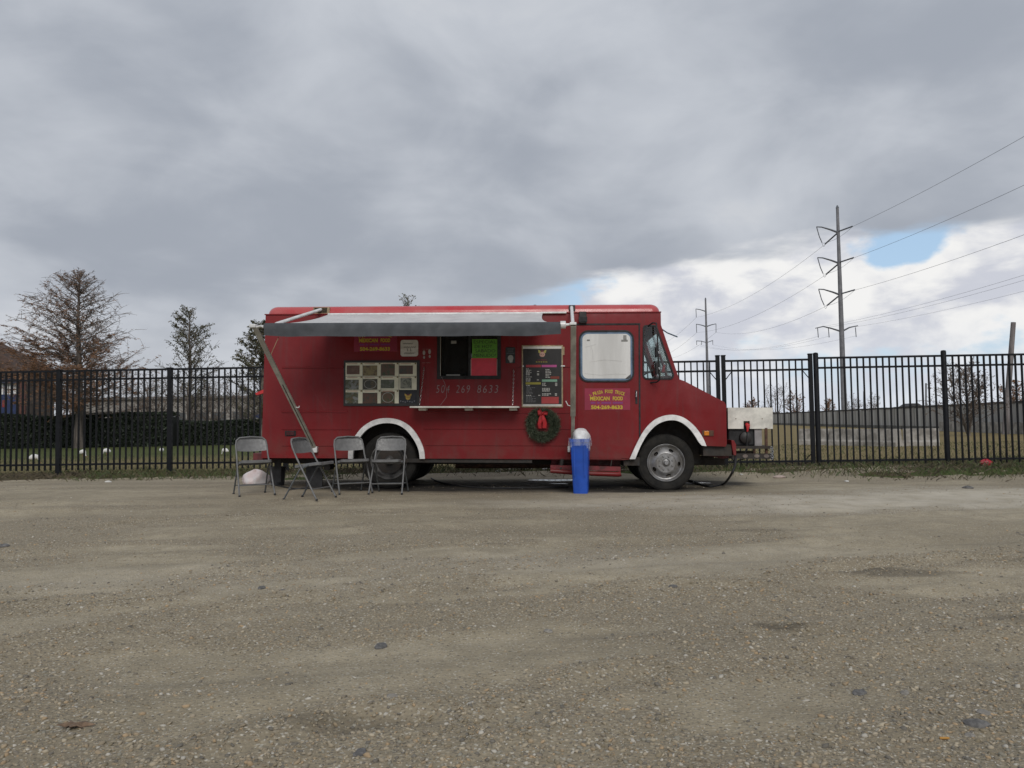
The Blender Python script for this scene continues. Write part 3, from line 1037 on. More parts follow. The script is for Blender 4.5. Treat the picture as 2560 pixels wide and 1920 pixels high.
ZD_R, ZD_F = TL(665, 788).z, TL(1652, 778).z
XR, XF = TL(664, 790).x, TL(1652, 790).x
ZB = TL(1100, 1147).z
c3 = lambda pts: [(1380 + a / 3.317, 740 + b / 3.317) for a, b in pts]
c4 = lambda pts: [(540 + a / 3.95, 1000 + b / 3.95) for a, b in pts]
FL_OUT = PL(c3([(642, 1352), (690, 1245), (745, 1140), (800, 1068), (860, 1020), (930, 992), (1000, 985), (1070, 1000), (1130, 1035), (1185, 1085), (1230, 1145), (1258, 1195), (1278, 1245)]))
FL_IN = PL(c3([(688, 1352), (730, 1250), (780, 1160), (830, 1100), (880, 1060), (940, 1036), (1000, 1030), (1055, 1042), (1105, 1072), (1150, 1115), (1188, 1168), (1215, 1212), (1240, 1240)]))
RL_OUT = PL(c4([(1310, 580), (1313, 500), (1340, 420), (1375, 360), (1450, 268), (1560, 200), (1690, 178), (1820, 200), (1930, 270), (2010, 380), (2055, 490), (2066, 580)]))
RL_IN = PL(c4([(1356, 580), (1360, 510), (1385, 435), (1418, 380), (1490, 296), (1590, 244), (1695, 228), (1800, 245), (1890, 305), (1965, 405), (2005, 500), (2015, 580)]))


def spl(p, k=4):
    out = []
    for i in range(len(p) - 1):
        p0, p1, p2, p3 = (Vector(p[max(0, i - 1)]), Vector(p[i]), Vector(p[i + 1]), Vector(p[min(len(p) - 1, i + 2)]))
        for j in range(k):
            t_ = j / k
            q_ = 0.5 * ((2 * p1) + (p2 - p0) * t_ + (2 * p0 - 5 * p1 + 4 * p2 - p3) * t_ ** 2 + (3 * p1 - p0 - 3 * p2 + p3) * t_ ** 3)
            out.append((q_.x, q_.y))
    out.append(p[-1])
    return out


FL_OUT, FL_IN, RL_OUT, RL_IN = spl(FL_OUT), spl(FL_IN), spl(RL_OUT), spl(RL_IN)
mid = lambda a, b: [((p[0] + q[0]) / 2, (p[1] + q[1]) / 2) for p, q in zip(a, b)]
arch_f, arch_r = mid(FL_OUT, FL_IN), mid(RL_OUT, RL_IN)
ZDM = (ZD_R + ZD_F) / 2
prof = [(XR - 0.03, ZB), (XR, ZDM), (XF, ZDM)] + PL([(1652.5, 812), (1698, 948), (1712, 953), (1811, 1005), (1815.5, 1013), (1817, 1110), (1814, 1116.5)])
prof += list(reversed(arch_f)) + PL([(1558, 1150)]) + [(arch_r[-1][0], ZB)] + list(reversed(arch_r))[1:-1] + [(arch_r[0][0], ZB)]
body_me = MB().prism(prof, 0.0, TW).mesh('body')
bm = bmesh.new()
bm.from_mesh(body_me)
per = [e for e in bm.edges if abs(e.verts[0].co.y - e.verts[1].co.y) < 1e-5 and min(e.verts[0].co.z, e.verts[1].co.z) > ZB + 0.55 * 0 + 0.02 and max(v.co.z for v in e.verts) < ZDM + 1]
bmesh.ops.bevel(bm, geom=per, offset=0.016, segments=3, affect='EDGES', profile=0.5, clamp_overlap=True)
bm.to_mesh(body_me)
bm.free()
# openings: serving hatch, cab interior, windscreen, quarter windows
SW = rc(1093, 822, 1252, 948)
cav1 = MB().box(SW[0] + 0.02, SW[1] - 0.02, -0.1, 0.75, SW[2] + 0.02, SW[3]).mesh('c')
cabp = PL([(1462, 820), (1644, 818), (1692, 952), (1462, 962)])
cav2 = MB().prism(cabp, 0.035, TW - 0.035).mesh('c')
wsp = PL([(1630, 822), (1675, 822), (1720, 940), (1670, 940)])
cav3 = MB().prism(wsp, 0.10, TW - 0.10).mesh('c')
QW = roundpoly(PL([(1607, 813), (1641, 812), (1686, 939), (1680, 949), (1613, 949), (1606, 941)]), 0.05)
QWi = inset(QW, 0.022)
cav4 = MB().prism(QWi, -0.2, TW + 0.2).mesh('c')
body_me = boolean(body_me, [cav1, cav2, cav3, cav4])
shade(body_me, 30)
body_me.materials.clear()
body_me.materials.append(M_RED)
link('body', body_me, None, truck)
# roof: a cap with rounded edges over the drip rail
rings = []
RH, RR = 0.125, 0.115
base_x0, base_x1 = XR + 0.005, XF - 0.002


def rr_xy(x0, y0, x1, y1, r):
    return rrect(x0, y0, x1, y1, r, 6)


mb = MB()
NR = 7
vs = []
for k in range(NR + 1):
    a = math.pi / 2 * k / NR
    d = RR * (1 - math.cos(a))
    z = RH * math.sin(a)
    vs.append([(px_, py_, ZDM + 0.002 + z) for px_, py_ in rr_xy(base_x0 + d, 0.006 + d, base_x1 - d, TW - 0.006 - d, max(0.02, 0.13 - d * 0.6))])
n = len(vs[0])
fs = []
for k in range(NR):
    for j in range(n):
        fs.append((k * n + j, k * n + (j + 1) % n, (k + 1) * n + (j + 1) % n, (k + 1) * n + j))
fs.append(tuple(range(NR * n, NR * n + n)))
mb.add([p for r in vs for p in r], fs)
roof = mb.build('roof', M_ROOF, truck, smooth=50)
MB().box(XR - 0.012, XF + 0.006, -0.014, 0.006, ZDM - 0.008, ZDM + 0.006).build('drip_rail', M_RED, roof)
MB().lathe([(0.0, 0.045), (0.02, 0.04), (0.032, 0.02), (0.034, 0.0), (0.034, -0.02)], (TL(1336, 770).x, 0.35, ZDM + RH), 'z', 12).build('roof_cap', M_BLACK, roof, smooth=40)
# pressed ribs and panel laps along the side
for i, (xa, xb, py, hgt) in enumerate(((704, 860, 918, 0.03), (704, 870, 1029, 0.035), (1066, 1440, 1031, 0.03), (704, 880, 1074, 0.008), (1060, 1440, 1073, 0.008), (704, 873, 1115, 0.008), (1062, 1440, 1114, 0.008), (670, 872, 1143, 0.03), (1064, 1555, 1145, 0.03), (1290, 1440, 918, 0.008))):
    p, q = TL(xa, py), TL(xb, py)
    zz = (p.z + q.z) / 2
    MB().add([(p.x, 0.004, zz - hgt / 2), (q.x, 0.004, zz - hgt / 2), (q.x, 0.004, zz + hgt / 2), (p.x, 0.004, zz + hgt / 2),
              (p.x + 0.01, -0.009, zz - hgt / 2 + 0.003), (q.x - 0.01, -0.009, zz - hgt / 2 + 0.003), (q.x - 0.01, -0.009, zz + hgt / 2 - 0.003), (p.x + 0.01, -0.009, zz + hgt / 2 - 0.003)],
             [(4, 5, 6, 7), (0, 4, 7, 3), (1, 2, 6, 5), (0, 1, 5, 4), (3, 7, 6, 2), (0, 3, 2, 1)]).build('side_rib', M_RED, truck)
# panel joints
for px_ in (1064, 1292):
    q = rc(px_ - 0.7, 790, px_ + 0.7, 1012)
    MB().box(q[0], q[1], -0.004, 0.003, q[2], q[3]).build('panel_joint', M_RED, truck)
# white wheel-arch flares, near and far side
for (o_, i_, nm) in ((FL_OUT, FL_IN, 'f'), (RL_OUT, RL_IN, 'r')):
    for ya, yb in ((-0.035, 0.03), (TW - 0.03, TW + 0.035)):
        MB().band(o_, i_, ya, yb).build('arch_flare', M_WHITE, truck, smooth=35)
# black wheel wells and chassis
for arch in (arch_f, arch_r):
    xs_ = [p[0] for p in arch]
    MB().box(min(xs_) - 0.02, max(xs_) + 0.02, 0.42, TW - 0.42, ZB - 0.08, max(p[1] for p in arch) + 0.03).build('wheel_well', M_CHASSIS, truck)
    MB().band([(p[0], p[1] + 0.004) for p in arch], [(p[0] * 1.0, p[1] - 0.004) for p in arch], 0.03, TW - 0.03).build('arch_liner', M_CHASSIS, truck)
mb = MB()
for yy in (0.62, TW - 0.72):
    mb.box(XR + 0.15, TL(1835, 1140).x, yy, yy + 0.07, ZB - 0.11, ZB - 0.003)
chs = mb.build('chassis_rails', M_CHASSIS, truck)
mb = MB()
for xx in (XR + 0.5, XR + 1.5, -0.6, 0.5, 1.3):
    mb.box(xx, xx + 0.08, 0.62, TW - 0.65, ZB - 0.09, ZB - 0.02)
mb.build('cross_members', M_CHASSIS, chs)
MB().tube([(TL(1120, 1150).x, 0.9, ZB - 0.13), (TL(1380, 1150).x, 0.9, ZB - 0.12)], 0.06, 10).build('muffler', M_RUST, chs, smooth=40)
MB().box(TL(1000, 1150).x, TL(1330, 1150).x, 0.02, 0.10, ZB - 0.055, ZB - 0.001).build('sill_beam', M_CHASSIS, chs)
MB().box(TL(1560, 1150).x, TL(1600, 1150).x, 0.05, 0.4, ZB - 0.09, ZB + 0.03).build('spring_hanger', M_CHASSIS, chs)
# frame end and bumper ahead of the front wheel
q = rc(1760, 1112, 1832, 1140)
MB().box(q[0], q[1], 0.06, TW - 0.06, q[2], q[3]).build('front_frame', M_CHASSIS, truck)
bp = PL([(1829, 1100), (1836, 1101), (1841.5, 1112), (1841.5, 1139), (1835, 1138), (1831, 1118)])
MB().prism(bp, 0.02, TW - 0.02).build('front_bumper', M_RED, truck, bevel=0.006)
q = rc(1765, 1135, 1828, 1148)
MB().prism(PL([(1757, 1137), (1828, 1133), (1828, 1146), (1812, 1148)]), 0.15, 0.21).build('tow_bar', mat('dull_red_steel', (0.10, 0.022, 0.024), 0.7, vary=0.2), truck)
# rear: bumper step, tail lamp, mud flaps, hitch
q = rc(629, 1133, 656, 1152)
MB().box(q[0], XR - 0.02, 0.05, TW - 0.05, q[2], q[3]).build('rear_bumper', mat('faded_red_steel', (0.14, 0.025, 0.028), 0.6, vary=0.2), truck, bevel=0.01)
q = rc(638, 975, 656, 988)
MB().prism(PL([(639, 988), (636, 983), (655, 974), (658, 976), (658, 982)]), 0.03, 0.12).build('tail_lamp', M_REDPL, truck)
for (a, b_, c_, d_) in ((765, 1183, 806, 1219), (686, 1158, 703, 1205)):
    q = rc(a, b_, c_, d_, 0.35)
    MB().box(q[0], q[1], 0.34, 0.36, q[2], ZB - 0.02).build('mud_flap', M_BLACK, truck)
q = rc(640, 1152, 760, 1162)
MB().box(q[0], q[1], 0.5, 0.6, q[2], q[3] + 0.02).build('hitch_beam', M_CHASSIS, truck)
MB().lathe([(0.0, 0), (0.05, 0.0), (0.05, 0.25), (0.0, 0.25)], (TL(822, 1167, 0.4).x, 0.3, TL(822, 1167, 0.4).z), 'y', 12).build('exhaust_tip', M_CHASSIS, truck, smooth=40)


# wheels
def wheel(cx, cz, near, dual, rim_m):
    sgn = 1 if near else -1
    y0 = 0.075 if near else TW - 0.075
    r = 0.408

    def L(prof_, n=40, closed=False, nm='x'):
        return MB().lathe([(a, b_ * sgn) for a, b_ in prof_], (cx, y0, cz), 'y', n, closed)
    hub = L([(0.0, 0.05), (0.19, 0.05), (0.19, 0.20), (0.0, 0.20)], 20).build('wheel', M_CHASSIS, truck, smooth=40)
    tp = [(0.262, 0.015), (0.285, -0.004), (0.33, -0.014), (0.372, -0.008), (0.388, 0.004), (0.394, 0.004), (0.404, 0.02), (0.408, 0.035)]
    for k in range(4):
        a = 0.05 + k * 0.034
        tp += [(0.408, a), (0.399, a + 0.003), (0.399, a + 0.009), (0.408, a + 0.012)]
    tp += [(0.408, 0.182), (0.402, 0.2), (0.385, 0.214), (0.33, 0.222), (0.285, 0.215), (0.262, 0.2)]
    L(tp, 56, True).build('tyre', M_TYRE, hub, smooth=28)
    if dual:
        L([(a, b_ + 0.245) for a, b_ in tp], 40, True).build('inner_tyre', M_TYRE, hub, smooth=28)
        disc = [(0.262, 0.0), (0.270, -0.006), (0.262, -0.008), (0.250, 0.004), (0.244, 0.03), (0.240, 0.085), (0.225, 0.105), (0.18, 0.118), (0.13, 0.112), (0.10, 0.108), (0.10, 0.125), (0.24, 0.13), (0.262, 0.06)]
        holes_r, hy = 0.175, 0.11
    else:
        disc = [(0.262, 0.0), (0.270, -0.006), (0.264, -0.010), (0.252, 0.0), (0.246, 0.02), (0.238, 0.035), (0.224, 0.042), (0.212, 0.030), (0.185, 0.006), (0.150, -0.016), (0.140, -0.020), (0.136, -0.012), (0.06, -0.014), (0.06, 0.03), (0.15, 0.04), (0.20, 0.06), (0.262, 0.07)]
        holes_r, hy = 0.186, 0.0
    dme = L(disc, 64, True).mesh('rim')
    cut = []
    for k in range(5):
        a = R_(66 + 72 * k)
        pts = []
        for j in range(14):
            u = 2 * math.pi * j / 14
            er, et = 0.023 * math.cos(u), 0.037 * math.sin(u)
            pts.append((cx + math.cos(a) * (holes_r + er) - math.sin(a) * et, cz + math.sin(a) * (holes_r + er) + math.cos(a) * et))
        cut.append(MB().prism(pts, y0 - 0.15, y0 + 0.25).mesh('h') if near else MB().prism(pts, y0 - 0.25, y0 + 0.15).mesh('h'))
    dme = boolean(dme, cut)
    shade(dme, 35)
    dme.materials.clear()
    dme.materials.append(rim_m)
    rim = link('rim', dme, None, hub)
    if dual:
        hb = L([(0.0, -0.02), (0.045, -0.018), (0.052, -0.005), (0.06, 0.03), (0.10, 0.10), (0.10, 0.12), (0.0, 0.12)], 24)
        lr, ly = 0.122, 0.095
    else:
        hb = L([(0.0, -0.055), (0.026, -0.055), (0.03, -0.048), (0.03, -0.01), (0.048, 0.0), (0.062, 0.004), (0.062, 0.03), (0.0, 0.03)], 24)
        lr, ly = 0.098, -0.03
    hb.build('hub', rim_m, hub, smooth=35)
    nut = MB().lathe([(0.0, (ly - 0.006) * sgn), (0.009, (ly - 0.006) * sgn), (0.0125, (ly + 0.004) * sgn), (0.0125, (ly + 0.03) * sgn)], (0, 0, 0), 'y', 6).mesh('lug_nut')
    nut.materials.append(rim_m)
    for k in range(8):
        a = R_(22.5 + 45 * k)
        link('lug_nut', nut, None, hub).location = (cx + math.cos(a) * lr, y0, cz + math.sin(a) * lr)


pf, pr_ = TL(1665, 1157, 0.07), TL(972, 1152, 0.07)
zf_, zr_ = pf.z, pr_.z
for near in (True, False):
    wheel(pf.x, zf_, near, False, M_RIM)
    wheel(pr_.x, zr_, near, True, M_RIMD)
for cx, cz in ((pf.x, zf_), (pr_.x, zr_)):
    MB().tube([(cx, 0.25, cz), (cx, TW - 0.25, cz)], 0.055, 10).build('axle', M_CHASSIS, truck, smooth=40)
# entry step below the door
stp = MB()
stp.prism(PL([(1376, 1163), (1552, 1167), (1552, 1178), (1376, 1174)], -0.02), -0.02, 0.32)
step = stp.build('entry_step', mat('step_red', (0.17, 0.02, 0.025), 0.6, vary=0.25, col2=(0.08, 0.02, 0.02)), truck)
MB().tube([TL(1376, 1177, -0.05), TL(1450, 1183, -0.05), TL(1545, 1186, -0.05), TL(1552, 1184, -0.05)], [0.035, 0.033, 0.038, 0.042], 8).build('step_nose', M_RED, step, smooth=50)
q = rc(1378, 1150, 1551, 1164, 0.30)
MB().box(q[0], q[1], 0.30, 0.32, q[2], ZB).build('step_riser', MATS['step_red'], step)
for px_ in (1530, 1406):
    a, b_ = TL(px_, 1150, 0.02), TL(px_ - 5, 1174, 0.0)
    MB().tube([(a.x, 0.02, ZB + 0.01), (b_.x, 0.0, b_.z - 0.02)], 0.008 if px_ > 1500 else 0.03, 6).build('step_strut', M_CHASSIS, step)

# cab door
dp = PL([(1443, 816), (1596, 814), (1596.5, 1094), (1586, 1112), (1572, 1146), (1443, 1144)])
door = MB().prism(dp, -0.012, 0.002).build('door', M_RED, truck, bevel=0.003)
for a in ((1596.6, 811, 1600.8, 1093), (1440, 808.5, 1600.8, 812.8)):
    q = rc(*a)
    MB().box(q[0], q[1], -0.006, 0.004, q[2], q[3]).build('door_seal', M_BLACK, door)
q = rc(1447, 826, 1585, 955.5)
outer = rrect(q[0], q[2], q[1], q[3], 0.13)
i1, i2 = inset(outer, 0.024), inset(outer, 0.052)
fr_ = MB().ring(outer, i1, -0.026, -0.010).build('window_gasket', M_BLACK, door, smooth=40)
MB().ring(inset(outer, 0.022), i2, -0.0155, -0.011).build('blue_tape', M_BLUETAPE, fr_)
bd = list(i2)
MB().prism(inset(outer, 0.050), -0.0150, -0.0115).build('window_board', M_BOARDW, fr_)
for (x0, y0, x1, y1) in ((1467, 849, 1474.5, 853), (1553, 849.5, 1569, 854.5), (1558, 838, 1566, 850)):
    a = rc(x0, y0, x1, y1)
    MB().box(a[0], a[1], -0.0165, -0.0152, a[2], a[3]).build('scuff_mark', mat('grey_smudge', (0.27, 0.265, 0.25), 0.7, vary=0.2), fr_)
for pts_ in ([(1463, 868), (1480, 864), (1490, 861)], [(1478, 866), (1482, 880), (1482, 898)], [(1462, 934), (1500, 938), (1540, 935), (1565, 936)], [(1475, 905), (1510, 900), (1555, 903)]):
    MB().tube([TL(a_, b2_, -0.0155) for a_, b2_ in pts_], 0.002, 4).build('crease_line', mat('pale_smudge', (0.46, 0.455, 0.44), 0.7, vary=0.1), fr_)
mp = PL([(1562, 947.5), (1577, 935), (1577, 944), (1570, 948)])
MB().prism(mp, -0.0172, -0.0155).build('torn_corner', mat('dark_grey_board', (0.06, 0.06, 0.065), 0.5), fr_)
# handle
q = rc(1588, 976, 1593.5, 1010)
hd_ = MB().box(q[0], q[1], -0.018, -0.011, q[2], q[3]).build('door_handle', M_BLACK, door, bevel=0.003)
a, b_ = TL(1590.5, 979), TL(1590, 992)
MB().tube([(a.x, -0.016, a.z), (a.x, -0.045, a.z - 0.01), (b_.x, -0.045, b_.z), (b_.x, -0.016, b_.z - 0.01)], 0.009, 8).build('grip', M_CHROME, hd_, smooth=50)

# quarter windows and windscreen
for ya, yb in ((-0.012, 0.01), (TW - 0.01, TW + 0.012)):
    g = MB().ring(QW, QWi, ya, yb).build('quarter_window', M_BLACK, truck, smooth=40)
    MB().prism(inset(QW, 0.020), (ya + yb) / 2 - 0.002, (ya + yb) / 2 + 0.002).build('pane', M_GLASS, g)
a, b_ = TL(1653.5, 815), TL(1697, 944)
mb = MB()
nrm = Vector((b_.z - a.z, 0, -(b_.x - a.x))).normalized()
if nrm.x < 0:
    nrm = -nrm
p0, p1 = Vector((a.x, 0, a.z)), Vector((b_.x, 0, b_.z))
for off in (-0.012, -0.008):
    for P_ in (p0, p1):
        for yy in (0.08, TW - 0.08):
            mb.v.append(tuple(P_ + nrm * off + Vector((0, yy, 0))))
mb.f = [(0, 1, 3, 2), (4, 6, 7, 5), (0, 2, 6, 4), (1, 5, 7, 3), (0, 4, 5, 1), (2, 3, 7, 6)]
ws = mb.build('windscreen', M_GLASS, truck)
pm_ = (p0 + p1) / 2
MB().tube([p0 + Vector((0.004, TW / 2, 0)), p1 + Vector((0.004, TW / 2, 0))], 0.018, 6).build('centre_post', M_RED, ws)
# cab furniture seen through the glass
q = rc(1640, 926, 1690, 958)
MB().prism(PL([(1640, 941), (1676, 938), (1691, 950), (1691, 960), (1640, 960)]), 0.04, TW - 0.04).build('dashboard', mat('dash_maroon', (0.06, 0.018, 0.018), 0.6), truck)
stw = MB()
cst = Vector((TL(1632, 925).x, TW - 0.55, TL(1632, 925).z))
axs = Vector((-0.45, 0, 0.89)).normalized()
u_ = Vector((0, 1, 0))
v_ = axs.cross(u_)
stw.tube([cst + (u_ * math.cos(t_) + v_ * math.sin(t_)) * 0.22 for t_ in [2 * math.pi * k / 20 for k in range(21)]], 0.014, 6, cap=False)
stw.tube([cst - u_ * 0.22, cst, cst + u_ * 0.22], 0.012, 6)
stw.tube([cst, cst - axs * 0.3], 0.02, 6)
stw.build('steering_wheel', M_BLACK, truck, smooth=50)
q = rc(1600, 870, 1625, 960)
MB().box(TL(1560, 900).x, TL(1598, 900).x, TW - 0.85, TW - 0.35, TL(1600, 960).z, TL(1600, 868).z).build('driver_seat', M_BLACK, truck, bevel=0.04)
MB().prism(PL([(1665, 925), (1671, 905), (1676, 906), (1673, 926)]), 0.5, 0.56).build('red_pennant', M_REDPL, truck)
# mirror bracket on the pillar
mb = MB()
for pts in ([(1620, 815, -0.0), (1632, 807, -0.12), (1641, 808, -0.2), (1643, 826, -0.23), (1645, 880, -0.24), (1648, 935, -0.23), (1649, 950, -0.2), (1642, 955, -0.1), (1626, 957, 0.0)],):
    mb.tube([tuple(TL(a, b_, c_)[:]) for a, b_, c_ in pts], 0.011, 7)
br = mb.build('mirror_bracket', M_BLACK, truck, smooth=50)
for (x0, y0, x1, y1) in ((1638.5, 868, 1642, 893), (1638.5, 908, 1644, 936)):
    p, q_ = TL(x0, y1, -0.22), TL(x1, y0, -0.22)
    MB().box(p.x, q_.x, -0.30, -0.14, p.z, q_.z).build('mirror', M_BLACK, br, bevel=0.006)
for (pa, pb) in (((1646, 878), (1647, 884)), ((1647, 918), (1648.5, 924))):
    MB().tube([TL(*pa, -0.245), TL(*pb, -0.245)], 0.013, 6).build('clamp', M_CHROME, br)
MB().tube([TL(1645, 817, TW - 0.02), TL(1655, 823, TW + 0.02), TL(1668, 832, TW + 0.1), TL(1693, 842, TW + 0.35)], 0.012, 6).build('far_mirror_arm', mat('blue_grey_steel', (0.10, 0.16, 0.22), 0.5), truck)
# lamps
q = rc(1755, 1076, 1784, 1090)
lm = MB().box(q[0], q[1], -0.014, 0.004, q[2], q[3]).build('side_marker', mat('rusted_bezel', (0.10, 0.04, 0.02), 0.7, vary=0.2), truck, bevel=0.003)
q = rc(1760, 1077.5, 1772, 1088.5)
MB().box(q[0], q[1], -0.026, -0.013, q[2], q[3]).build('lens', M_ORANGE, lm, bevel=0.004)
q = rc(713, 1077, 740, 1090)
lm = MB().box(q[0], q[1], -0.014, 0.004, q[2], q[3]).build('side_marker', M_BLACK, truck, bevel=0.003)
q = rc(717, 1078.5, 736, 1088.5)
MB().box(q[0], q[1], -0.024, -0.013, q[2], q[3]).build('lens', M_REDLENS, lm, bevel=0.004)
q = rc(1448, 780, 1466, 809)
sp_ = MB().box(q[0], q[1], -0.055, 0.002, q[2], q[3]).build('floodlight_box', mat('dull_dark_grey', (0.035, 0.032, 0.032), 0.6), truck, bevel=0.008)
MB().box(q[0] - 0.01, q[1] + 0.01, -0.07, -0.057, q[2] + 0.02, q[2] + 0.09).build('lamp_face', M_BLACK, sp_)
# rooftop scar where the left awning rafter is bolted
for (x0, y0, x1, y1, mm, yy) in ((783, 770, 824, 785, M_TAN, 0.0), (786, 771, 818, 783, mat('dark_patch', (0.06, 0.045, 0.025), 0.9, vary=0.3, scale=30), -0.004)):
    a = rc(x0, y0, x1, y1)
    MB().box(a[0], a[1], yy - 0.004, 0.12, a[2] + 0.004, a[3] + 0.012).build('rafter_plate', mm, roof, bevel=0.003)
a = rc(1422, 763, 1438, 777)
MB().box(a[0], a[1], -0.012, 0.12, a[2], a[3]).build('rafter_plate', mat('dull_dark_grey', (0.035, 0.032, 0.032), 0.6), roof)

# ------------------------------------------------ awning
AWY = -1.28
awn = MB()
NX, NY = 46, 12
lr_ = [TL(822, 786, -0.02), TL(1357, 783.5, -0.02)]
ro = [TL(664, 811, AWY), TL(1401, 808, AWY)]
vs, fs = [], []
for j in range(NY + 1):
    v_ = j / NY
    for i in range(NX + 1):
        u_ = i / NX
        top_ = lr_[0].lerp(lr_[1], u_)
        bot_ = ro[0].lerp(ro[1], u_)
        p = top_.lerp(bot_, v_)
        sag = 0.05 * math.sin(math.pi * v_) * (0.6 + 0.4 * math.sin(math.pi * u_))
        edge_in = 0.10 * math.sin(math.pi * v_) * (max(0, 1 - u_ * 6) - max(0, 1 - (1 - u_) * 6))
        vs.append((p.x + edge_in, p.y, p.z - sag + 0.006 * math.sin(u_ * 40 + v_ * 4)))
for j in range(NY):
    for i in range(NX):
        a = j * (NX + 1) + i
        fs.append((a, a + 1, a + NX + 2, a + NX + 1))
fab = awn.add(vs, fs).build('awning', M_FABL, truck, smooth=60)
rl = MB().tube([ro[0] + Vector((-0.015, 0, -0.03)), ro[1] + Vector((0.0, 0, -0.03))], 0.043, 14).build('roller_tube', M_FABD, fab, smooth=50)
vs, fs = [], []
va0 = [TL(660, 810, AWY - 0.05), TL(1402, 807, AWY - 0.05)]
for i in range(NX * 2 + 1):
    u_ = i / (NX * 2)
    p = va0[0].lerp(va0[1], u_)
    drop = 0.165 - 0.018 * max(0, 1 - u_ * 12) - 0.02 * max(0, 1 - (1 - u_) * 10) + 0.003 * math.sin(u_ * 23)
    wv = 0.008 * math.sin(u_ * 31) + 0.006 * math.sin(u_ * 77 + 1)
    for k, (fy, fz) in enumerate(((0.05, 0.018), (0.018, 0.012), (0.0, -0.02), (wv * 0.5, -drop * 0.55), (wv, -drop))):
        vs.append((p.x, p.y + fy, p.z + fz))
for i in range(NX * 2):
    for k in range(4):
        a = i * 5 + k
        fs.append((a, a + 5, a + 6, a + 1))
MB().add(vs, fs).build('valance', M_FABD, fab, smooth=60)
MB().tube([TL(1352, 782, -0.03), TL(1416, 781.5, -0.03)], 0.016, 8).build('wall_rail', M_ALUW, fab, smooth=50)
MB().tube([TL(820, 786, -0.025), TL(1356, 783, -0.025)], 0.018, 8).build('fabric_rail', M_ALUW, fab, smooth=50)


def flatbar(a, b, w_, d_, m_, name, parent):
    """rectangular bar from a to b, w_ wide across the view, d_ deep"""
    a, b = Vector(a), Vector(b)
    t_ = (b - a).normalized()
    sx = t_.cross(Vector((0, 1, 0))).normalized()
    sy = t_.cross(sx).normalized()
    vs = []
    for P_ in (a, b):
        for s1, s2 in ((-1, -1), (1, -1), (1, 1), (-1, 1)):
            vs.append(P_ + sx * (w_ / 2 * s1) + sy * (d_ / 2 * s2))
    return MB().add(vs, [(0, 1, 2, 3), (7, 6, 5, 4), (0, 4, 5, 1), (1, 5, 6, 2), (2, 6, 7, 3), (3, 7, 4, 0)]).build(name, m_, parent, bevel=0.004)


# left arm, leaning outwards; its foot bracket on the body side
a, b_ = TL(786, 1120, -0.05), TL(637, 818, AWY)
la = flatbar(a, b_, 0.062, 0.04, M_ALU, 'support_arm', fab)
MB().tube([a.lerp(b_, 0.02) + Vector((0, -0.022, 0)), a.lerp(b_, 0.55) + Vector((0, -0.024, 0))], 0.007, 5).build('arm_groove', M_CHASSIS, la)
q = rc(782, 1116, 796, 1131)
MB().box(q[0], q[1], -0.075, 0.002, q[2], q[3]).build('foot_bracket', M_ALUW, la, bevel=0.006)
q = rc(776.5, 1122, 781, 1127)
MB().box(q[0], q[1], -0.05, 0.002, q[2], q[3]).build('foot_pin', M_ALUW, la, bevel=0.004)
hh = TL(632, 816, AWY)
MB().box(hh.x - 0.035, hh.x + 0.05, AWY - 0.04, AWY + 0.04, hh.z - 0.02, hh.z + 0.03).build('arm_head', M_ALUW, la, bevel=0.012)
MB().tube([TL(640, 818, AWY), TL(652, 815, AWY), TL(664, 818, AWY)], [0.02, 0.012, 0.03], 8).build('roller_spindle', M_ALUW, la, smooth=50)
h0 = a.lerp(b_, 0.36)
MB().tube([h0 + Vector((0.03, -0.02, 0)), h0 + Vector((0.075, -0.03, -0.005)), h0 + Vector((0.08, -0.03, 0.02))], 0.007, 6).build('latch_hook', M_ALUW, la)
# left rafter
r0, r1 = TL(802, 774, 0.0), TL(690, 810, AWY + 0.1)
MB().tube([r0, r1], 0.024, 8).build('rafter', M_ALUW, fab, smooth=50)
MB().tube([TL(697, 842, AWY), TL(677, 887, AWY)], 0.004, 5).build('pull_cord', M_TAN, fab)
# right arm (telescopic)
a, b_ = TL(1432, 1126, -0.05), TL(1433.5, 814, AWY)
ra = flatbar(a.lerp(b_, 0.30), b_, 0.072, 0.045, M_ALU, 'support_arm', fab)
flatbar(a, a.lerp(b_, 0.34), 0.050, 0.03, M_ALU, 'inner_arm', ra)
q = rc(1419, 1116, 1425, 1130)
MB().box(q[0], q[1], -0.05, 0.002, q[2], q[3]).build('foot_bracket', M_ALUW, ra, bevel=0.005)
hh = TL(1433, 809, AWY)
MB().box(hh.x - 0.045, hh.x + 0.04, AWY - 0.04, AWY + 0.04, hh.z - 0.02, hh.z + 0.015).build('arm_head', M_ALUW, ra, bevel=0.006)
MB().tube([TL(1401, 812, AWY), TL(1414, 812, AWY), TL(1415, 812, AWY), TL(1426, 811, AWY)], [0.05, 0.05, 0.02, 0.014], 12).build('roller_spindle', M_ALUW, ra, smooth=40)
h0 = a.lerp(b_, 0.38)
MB().tube([h0 + Vector((-0.03, -0.02, 0.0)), h0 + Vector((-0.07, -0.03, 0.01)), h0 + Vector((-0.10, -0.03, 0.07))], 0.007, 6).build('latch_hook', M_ALUW, ra)
MB().tube([TL(1429, 768, 0.0), TL(1432, 808, AWY + 0.05)], 0.024, 8).build('rafter', M_ALUW, fab, smooth=50)

